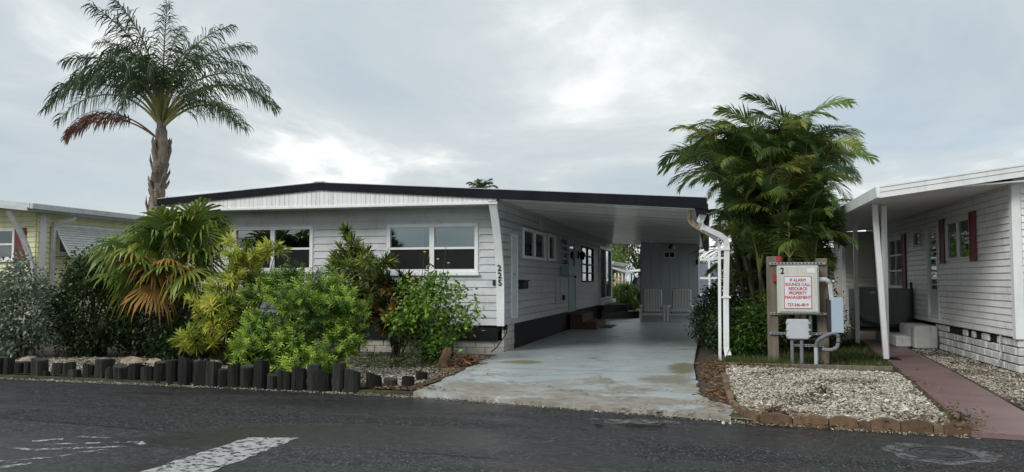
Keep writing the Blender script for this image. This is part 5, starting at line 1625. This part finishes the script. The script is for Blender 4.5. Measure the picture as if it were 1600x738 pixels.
shrub('feathery_shrub', 'taller green feathery shrub behind the spilling one below the window', billow(4, [(-6.95, 12.1, 1.0, .48, .4, .6, 1.0), (-6.85, 12.2, 1.75, .16, .15, .26, .25), (-7.1, 11.4, .5, .36, .3, .36, .7), (-6.5, 12.4, 1.25, .45, .3, .35, .5)], 13, .13, .26, 46), 'leaf_feather', 'spray', (-7.1, 12.2), 22, .085, .022, 42, tone=(0, .8), nstem=22)
shrub('dracaena_shrub', 'green dracaena shrub with upright stem between the two front windows', [(-6.75, 14.5, 1.6, .55, .45, .55, 85), (-6.9, 14.5, 2.1, .25, .25, .32, 24), (-6.93, 14.5, 2.52, .06, .06, .08, 3), (-6.3, 14.3, 1.95, .4, .2, .13, 12), (-6.6, 14.3, 1.0, .5, .4, .5, 75)], 'leaf_drac', 'rosette', (-6.75, 14.5), 20, .22, .036, 51, nstem=12)
shrub('croton_shrub', 'dark bronze and orange croton shrub beside the right front window', [(-5.75, 14.3, 1.0, .5, .4, .65, 120), (-5.85, 14.2, 1.5, .35, .3, .2, 26)], 'leaf_croton', 'rosette', (-5.75, 14.3), 18, .19, .040, 52, nstem=12)
hb = shrub('hibiscus_shrub', 'leafy bright green shrub with small yellow flowers near the house corner', billow(12, [(-4.95, 13.6, 1.05, .45, .4, .5, 1.0), (-4.75, 13.5, .65, .48, .4, .4, .9), (-5.35, 13.6, 1.05, .35, .3, .5, .6), (-4.5, 13.6, 1.2, .28, .25, .38, .35), (-4.4, 13.6, .85, .22, .2, .25, .25)], 16, .09, .22, 20), 'leaf_hib', 'broad', (-4.9, 13.6), 9, .10, .058, 53, nstem=30)
for (x, z) in ((-4.85, 1.98), (-4.7, 1.92), (-4.55, 2.12), (-4.95, 2.05), (-4.5, 1.85), (-5.05, .62)):
    m_ = MB(); m_.tube([(x - .1, 13.55, 1.4), (x - .02, 13.5, z - .2), (x, 13.5, z)], [.006, .005, .004], 4); link('flower_stalk', m_, 'stem_bark', hb)
    m_ = MB()
    for k in range(5):
        a = 1.256 * k; m_.tone = random.random(); leaf(m_, np.array([x, 13.5, z]), np.array([math.cos(a), math.sin(a) * .5, .6]), np.array([0, -1., .3]), .032, .022, .1)
    link('flower', m_, 'flower', hb)
shrub('low_plant', 'low weedy green plants on the gravel below the croton', [(-5.35, 12.9, .16, .65, .3, .12, 110), (-4.85, 13.0, .25, .3, .25, .18, 50)], 'leaf_hib', 'broad', (-5.3, 12.9), 6, .05, .025, 54, tone=(0, .6), nstem=3, cat='plant')
shrub('dark_shrub', 'dense dark green shrub beside the carport floor edge', [(.15, 18.4, .7, .5, .8, .65, 800), (.35, 16.9, .5, .4, .5, .45, 420)], 'leaf_hedge', 'broad', (.2, 18.0), 10, .08, .038, 61)
shrub('dark_shrub', 'tall dark green shrub growing behind the canes of the clumping palm', [(.8, 20.6, 1.1, .7, .4, 1.1, 520), (1.9, 20.6, 1.2, .8, .4, 1.2, 620), (2.6, 20.8, .8, .4, .4, .8, 240)], 'leaf_hedge', 'broad', (1.7, 20.6), 10, .11, .055, 64, tone=(0, .6))
shrub('leafy_shrub', 'leafy green shrub at the foot of the clumping palm', [(.85, 16.9, .55, .42, .4, .5, 150), (1.0, 17.0, 1.0, .35, .3, .3, 60), (.6, 16.6, .3, .35, .3, .25, 90)], 'leaf_hib', 'broad', (.85, 16.9), 9, .10, .05, 62, tone=(0, .5))
shrub('dark_shrub', 'dark green shrub behind the utility rack posts', [(2.3, 18.9, .6, .6, .5, .5, 220), (1.6, 17.6, .35, .5, .4, .3, 140)], 'leaf_hedge', 'broad', (2.2, 18.9), 10, .08, .038, 63)

for i, (x, y, lab) in enumerate(((1.35, 11.2, 'low green weed tuft in the middle of the gravel bed'), (.62, 9.35, 'dry weed tuft behind the scalloped edging corner'), (2.5, 9.3, 'weed tuft where the gravel meets the pink walk'))):
    shrub('weed_tuft', lab, [(x, y, .10, .14, .10, .05, 22)], 'grass' if i != 1 else 'litter', 'broad', (x, y), 5, .055, .016, 80 + i, nstem=2, cat='weed')
# rocks in the bed
for (x, y, s, lab) in ((-11.95, 12.0, .14, 'pale rock lying under the silver shrub'), (-9.9, 12.15, .17, 'broad tan rock lying below the fan palm'), (-9.55, 12.3, .13, 'rough tan rock beside the broad one below the fan palm'), (-8.75, 12.05, .15, 'rounded brown rock beside the variegated dracaena'), (-10.6, 12.3, .11, 'small brown rock below the dark hedge'), (-9.2, 12.2, .10, 'small pale rock between larger rocks in the bed')):
    mb = MB(); rs = random.Random(int(x * 100))
    vs = []
    for i in range(5):
        ph = math.pi * i / 4
        for j in range(8):
            a = 2 * math.pi * j / 8; r = s * rs.uniform(.8, 1.15)
            vs.append((x + 1.3 * r * math.sin(ph) * math.cos(a), y + r * math.sin(ph) * math.sin(a), .07 + s * .25 - .6 * r * math.cos(ph)))
    fs = [(8 * i + j, 8 * i + (j + 1) % 8, 8 * i + 8 + (j + 1) % 8, 8 * i + 8 + j) for i in range(4) for j in range(8)]
    tag(link('rock', mb.add(vs, fs), 'rock', loc=(x, y, .06)), lab, 'rock', 'rocks in the planting bed')
# stump, root ball and a dark post by the corner
mb = MB(); mb.tube([(-4.42, 12.95, .0), (-4.40, 12.98, .18), (-4.34, 13.0, .34), (-4.33, 13.0, .40)], [.10, .085, .08, .06], 9)
tag(link('tree_stump', mb, 'dead_wood', loc=(-4.42, 12.95, 0)), 'short leaning brown stump on the gravel by the driveway', 'stump')
mb = MB(); rs = random.Random(77)
for i in range(260):
    a = rs.uniform(0, 6.28); r = abs(rs.gauss(0, .2)); x = -4.05 + r * math.cos(a) * 1.2; y = 13.15 + r * math.sin(a)
    h = max(.02, .26 - r * .7) * rs.uniform(.4, 1.1); mb.tone = rs.random()
    mb.tube([(x, y, .04), (x + rs.gauss(0, .05), y + rs.gauss(0, .05), .05 + h * .7), (x + rs.gauss(0, .12), y + rs.gauss(0, .12), .05 + h)], [.02, .014, .004], 4)
o = tag(link('root_ball', mb, 'litter', loc=(-4.05, 13.15, .04)), 'tangled dead brown root ball at the driveway edge', 'root ball'); o['kind'] = 'stuff'
mb = MB(); mb.box(-5.0, -4.80, 14.55, 14.75, .02, .62, bev=.02)
tag(link('timber_post', mb, 'log_dark', loc=(-4.9, 14.65, .02)), 'square black timber post standing before the house skirting', 'post')

# ------------------------------------------------------------------ seen through the carport gap and over the roof
def tree(name, label, x, y, h, rx_, crown_z, rz_, mat, nleaf, ll, seed, group=None):
    t = thing(name, label, 'tree', (x, y, 0), group=group)
    rs = random.Random(seed); nr = np.random.default_rng(seed)
    mb = MB(); mb.tube([(x, y, -.05), (x + .1, y, crown_z * .5), (x, y, crown_z)], [.22, .17, .1], 8)
    for k in range(6):
        a = k * 1.05; mb.tube([(x, y, crown_z * .6), (x + .5 * rx_ * math.cos(a), y + .5 * rx_ * math.sin(a), crown_z + rz_ * .2), (x + .8 * rx_ * math.cos(a), y + .8 * rx_ * math.sin(a), crown_z + rz_ * .5 * math.sin(k))], [.1, .06, .02], 5)
    link('trunk', mb, 'stem_bark', t)
    mb = MB()
    for c in range(34):
        v = nr.normal(size=3); v /= np.linalg.norm(v); v *= rs.uniform(.4, 1.0)
        cc = np.array([x + v[0] * rx_, y + v[1] * rx_, crown_z + rz_ * .3 + v[2] * rz_]); tn = rs.uniform(.1, .9)
        for i in range(nleaf // 34):
            mb.tone = min(1, max(0, tn + rs.gauss(0, .15)))
            leaf(mb, cc + nr.normal(size=3) * rx_ * .2, nr.normal(size=3), nr.normal(size=3), ll * rs.uniform(.6, 1.3), ll * .5, .3)
    o = link('crown', mb, mat, t); o['kind'] = 'stuff'
    return t
tree('shade_tree', 'leafy olive green tree beyond the carport gap', -5.3, 62, 8, 2.6, 3.6, 2.0, 'leaf_tree', 4600, .22, 5)
tree('shade_tree', 'smaller bright green tree below the olive one', -7.2, 58, 5, 1.6, 2.5, 1.0, 'leaf_bright', 2600, .18, 6)
tree('shade_tree', 'broad green tree far behind the white canopy home', -11, 74, 8, 3.2, 4.0, 2.2, 'leaf_tree', 4200, .24, 8)
shrub('garden_plant', 'upright bright green plants at the end of the carport floor', [(-3.7, 36.2, .75, .95, .35, .6, 330)], 'leaf_bright', 'spray', (-3.6, 36.2), 14, .22, .035, 71, cat='plant')
shrub('garden_plant', 'rounded green bush beside the sliding door end', [(-4.35, 35.2, 1.1, .55, .4, .75, 190)], 'leaf_feather', 'broad', (-4.4, 35.2), 9, .09, .045, 72, cat='plant')
# canopy home, truck and building far behind
fh = thing('canopy_home', 'white home with slanting canopy and railing seen through the carport', 'house', (-8.0, 52, 0))
link('wall', MB().box(-11.5, -6.9, 50.5, 58, .0, 2.5), 'trim_white', fh)
link('roof', MB().prism([(-11.8, 2.5), (-6.0, 2.5), (-5.8, 2.72), (-11.8, 2.85)], 50.2, 58.2), 'roof_edge_grey', fh)
link('canopy', MB().prism([(-6.5, 2.45), (-4.9, 1.95), (-4.9, 2.02), (-6.5, 2.56)], 49.6, 54), 'metal_grey', fh)
link('window', MB().box(-6.95, -6.5, 50.46, 50.499, 1.2, 2.2), 'car_dark', fh)
for x in np.arange(-6.2, -4.85, .22): link('baluster', MB().box(x, x + .07, 49.7, 49.76, .4, 1.98), 'trim_white', fh)
link('rail', MB().box(-7.4, -4.7, 49.6, 49.69, 1.02, 1.12), 'metal_grey', fh)
for k, x in enumerate(np.arange(-7.2, -5.6, .3)): link('picket', MB().box(x, x + .12, 47.0, 47.05, 0.2, 1.05), 'trim_white', fh)
tk = thing('parked_truck', 'dark pickup truck parked under the far carport roof', 'truck', (-4.2, 56, 0))
link('body', MB().prism([(-6.6, .55), (-2.4, .55), (-2.4, 1.1), (-3.3, 1.2), (-3.7, 1.75), (-5.0, 1.75), (-5.3, 1.15), (-6.6, 1.1)], 55, 56.8), 'car_dark', tk)
for x in (-5.8, -3.2): link('wheel', MB().tube([(x, 54.95, .38), (x, 55.2, .38)], .38, 14), 'tyre', tk)
link('window', MB().prism([(-4.9, 1.2), (-3.75, 1.2), (-3.9, 1.68), (-4.85, 1.68)], 54.98, 54.995), 'glass', tk)
fc = thing('far_carport', 'pale flat carport roof over the parked truck', 'carport', (-3.5, 57, 0))
link('roof', MB().prism([(-5.9, 2.05), (-1, 2.4), (-1, 2.55), (-5.9, 2.2)], 54.2, 60), 'trim_white', fc)
for x in (-5.7, -1.3): link('post', MB().box(x, x + .1, 59.5, 59.6, 0, 2.1), 'trim_white', fc)
link('fence_rail', MB().box(-6.3, -1, 53.0, 53.06, .75, 1.0), 'truck_blue', fc)
bd_ = thing('far_building', 'ochre apartment building with terracotta roof far behind', 'building', (-15, 120, 0))
link('wall', MB().box(-18.5, -14.9, 118, 128, 0, 8.2), 'ochre_wall', bd_)
link('roof', MB().prism([(-15.1, 6.9), (-12.6, 6.9), (-13.1, 7.8), (-14.6, 7.8)], 117.5, 128), 'terracotta', bd_)
link('tower', MB().box(-14.89, -12.9, 118.2, 127, 0, 6.9), 'ochre_wall', bd_)
for z in (3.4, 5.4): link('window', MB().box(-14.4, -13.5, 118.1, 118.19, z, z + 1.0), 'car_dark', bd_)
mb = MB(); mb.tube([(-6.1, 48, 0), (-6.1, 48, 3.6)], .07, 8)
tag(link('white_pole', mb, 'trim_white', loc=(-6.1, 48, 0)), 'slim white pole standing before the far canopy home', 'pole')
# white fence and frames seen right of the shed
ff = thing('far_screen_room', 'white framed screen room glimpsed beside the shed', 'screen room', (.6, 40, 0))
for x in (-.6, -.1, .5, 1.1, 1.7): link('post', MB().box(x, x + .1, 40, 40.1, 0, 2.6), 'trim_white', ff)
for z in (.8, 1.6, 2.5): link('rail', MB().box(-.6, 1.8, 40.02, 40.08, z, z + .1), 'trim_white', ff)
link('wall', MB().box(-.6, 1.8, 43, 43.1, 0, 2.4), 'truck_blue', ff)
# palm crown rising behind the roof
bp = thing('distant_palm', 'palm crown peeking above the roof ridge far behind', 'palm tree', (-20.1, 60, 0))
bx_, by_ = -14.45, 50.0
bp.location = (bx_, by_, 0)
mb = MB(); mb.tube([(bx_, by_, 0), (bx_, by_, 7.4)], [.2, .13], 8); link('trunk', mb, 'trunk', bp)
for k in range(11):
    a = 137.5 * k; m_ = frond((bx_, by_, 7.3), a, 82 - 4 * k, 1.2, 85, 26, .38, .05, .35, 60, 25, .4, .03, .2, (.2, .7)); link('frond', m_, ['leaf_queen', 'cane'], bp)
# back lots: hedge trees and two more homes that close the view behind
for i, (x, y, h, lab) in enumerate(((3.2, 44, 3.4, 'round green tree standing behind the screen room'), (14, 58, 3.6, 'round green tree far behind the white home'), (-1.0, 82, 3.8, 'broad green tree far behind the parked truck'))):
    tree('shade_tree', lab, x, y, h, 2.2, h * .5, h * .36, 'leaf_tree', 6000, .30, 90 + i)
def back_home(x0, x1, y0, y1, mat, lab):
    t = thing('mobile_home', lab, 'house', ((x0 + x1) / 2, y0, 0))
    W_ = Wall('y', y0, -1)
    o_ = [(x0 + 1.2, x0 + 2.6, 1.5, 2.4), (x1 - 2.8, x1 - 1.3, 1.5, 2.4)]
    link('wall', backing(W_, x0, x1, .1, 2.8, o_), mat, t)
    link('side_wall', MB().box(x0, x0 + .1, y0 + .11, y1, .1, 2.8).box(x1 - .1, x1, y0 + .11, y1, .1, 2.8), mat, t)
    xm = (x0 + x1) / 2
    link('roof', MB().prism([(x0 - .4, 2.75), (xm, 3.2), (x1 + .4, 2.75), (x1 + .4, 2.88), (xm, 3.34), (x0 - .4, 2.88)], y0 - .5, y1), 'roof_edge_grey', t)
    link('gable_panel', MB().prism([(x0, 2.8), (x1, 2.8), (xm, 3.19)], y0 - .02, y0 + .05), mat, t)
    for q in o_: window(W_, t, *q, rows=1, cols=2, sill=True)
    link('partition', MB().box(x0 + .2, x1 - .2, y0 + 2, y0 + 2.1, .1, 2.75), 'interior', t)
back_home(4.5, 11.5, 44, 56, 'vinyl_cream', 'cream mobile home on the back lot behind the white home')
back_home(-21.5, -14.2, 46, 58, 'vinyl_white', 'white mobile home on the back lot behind the tall palm')
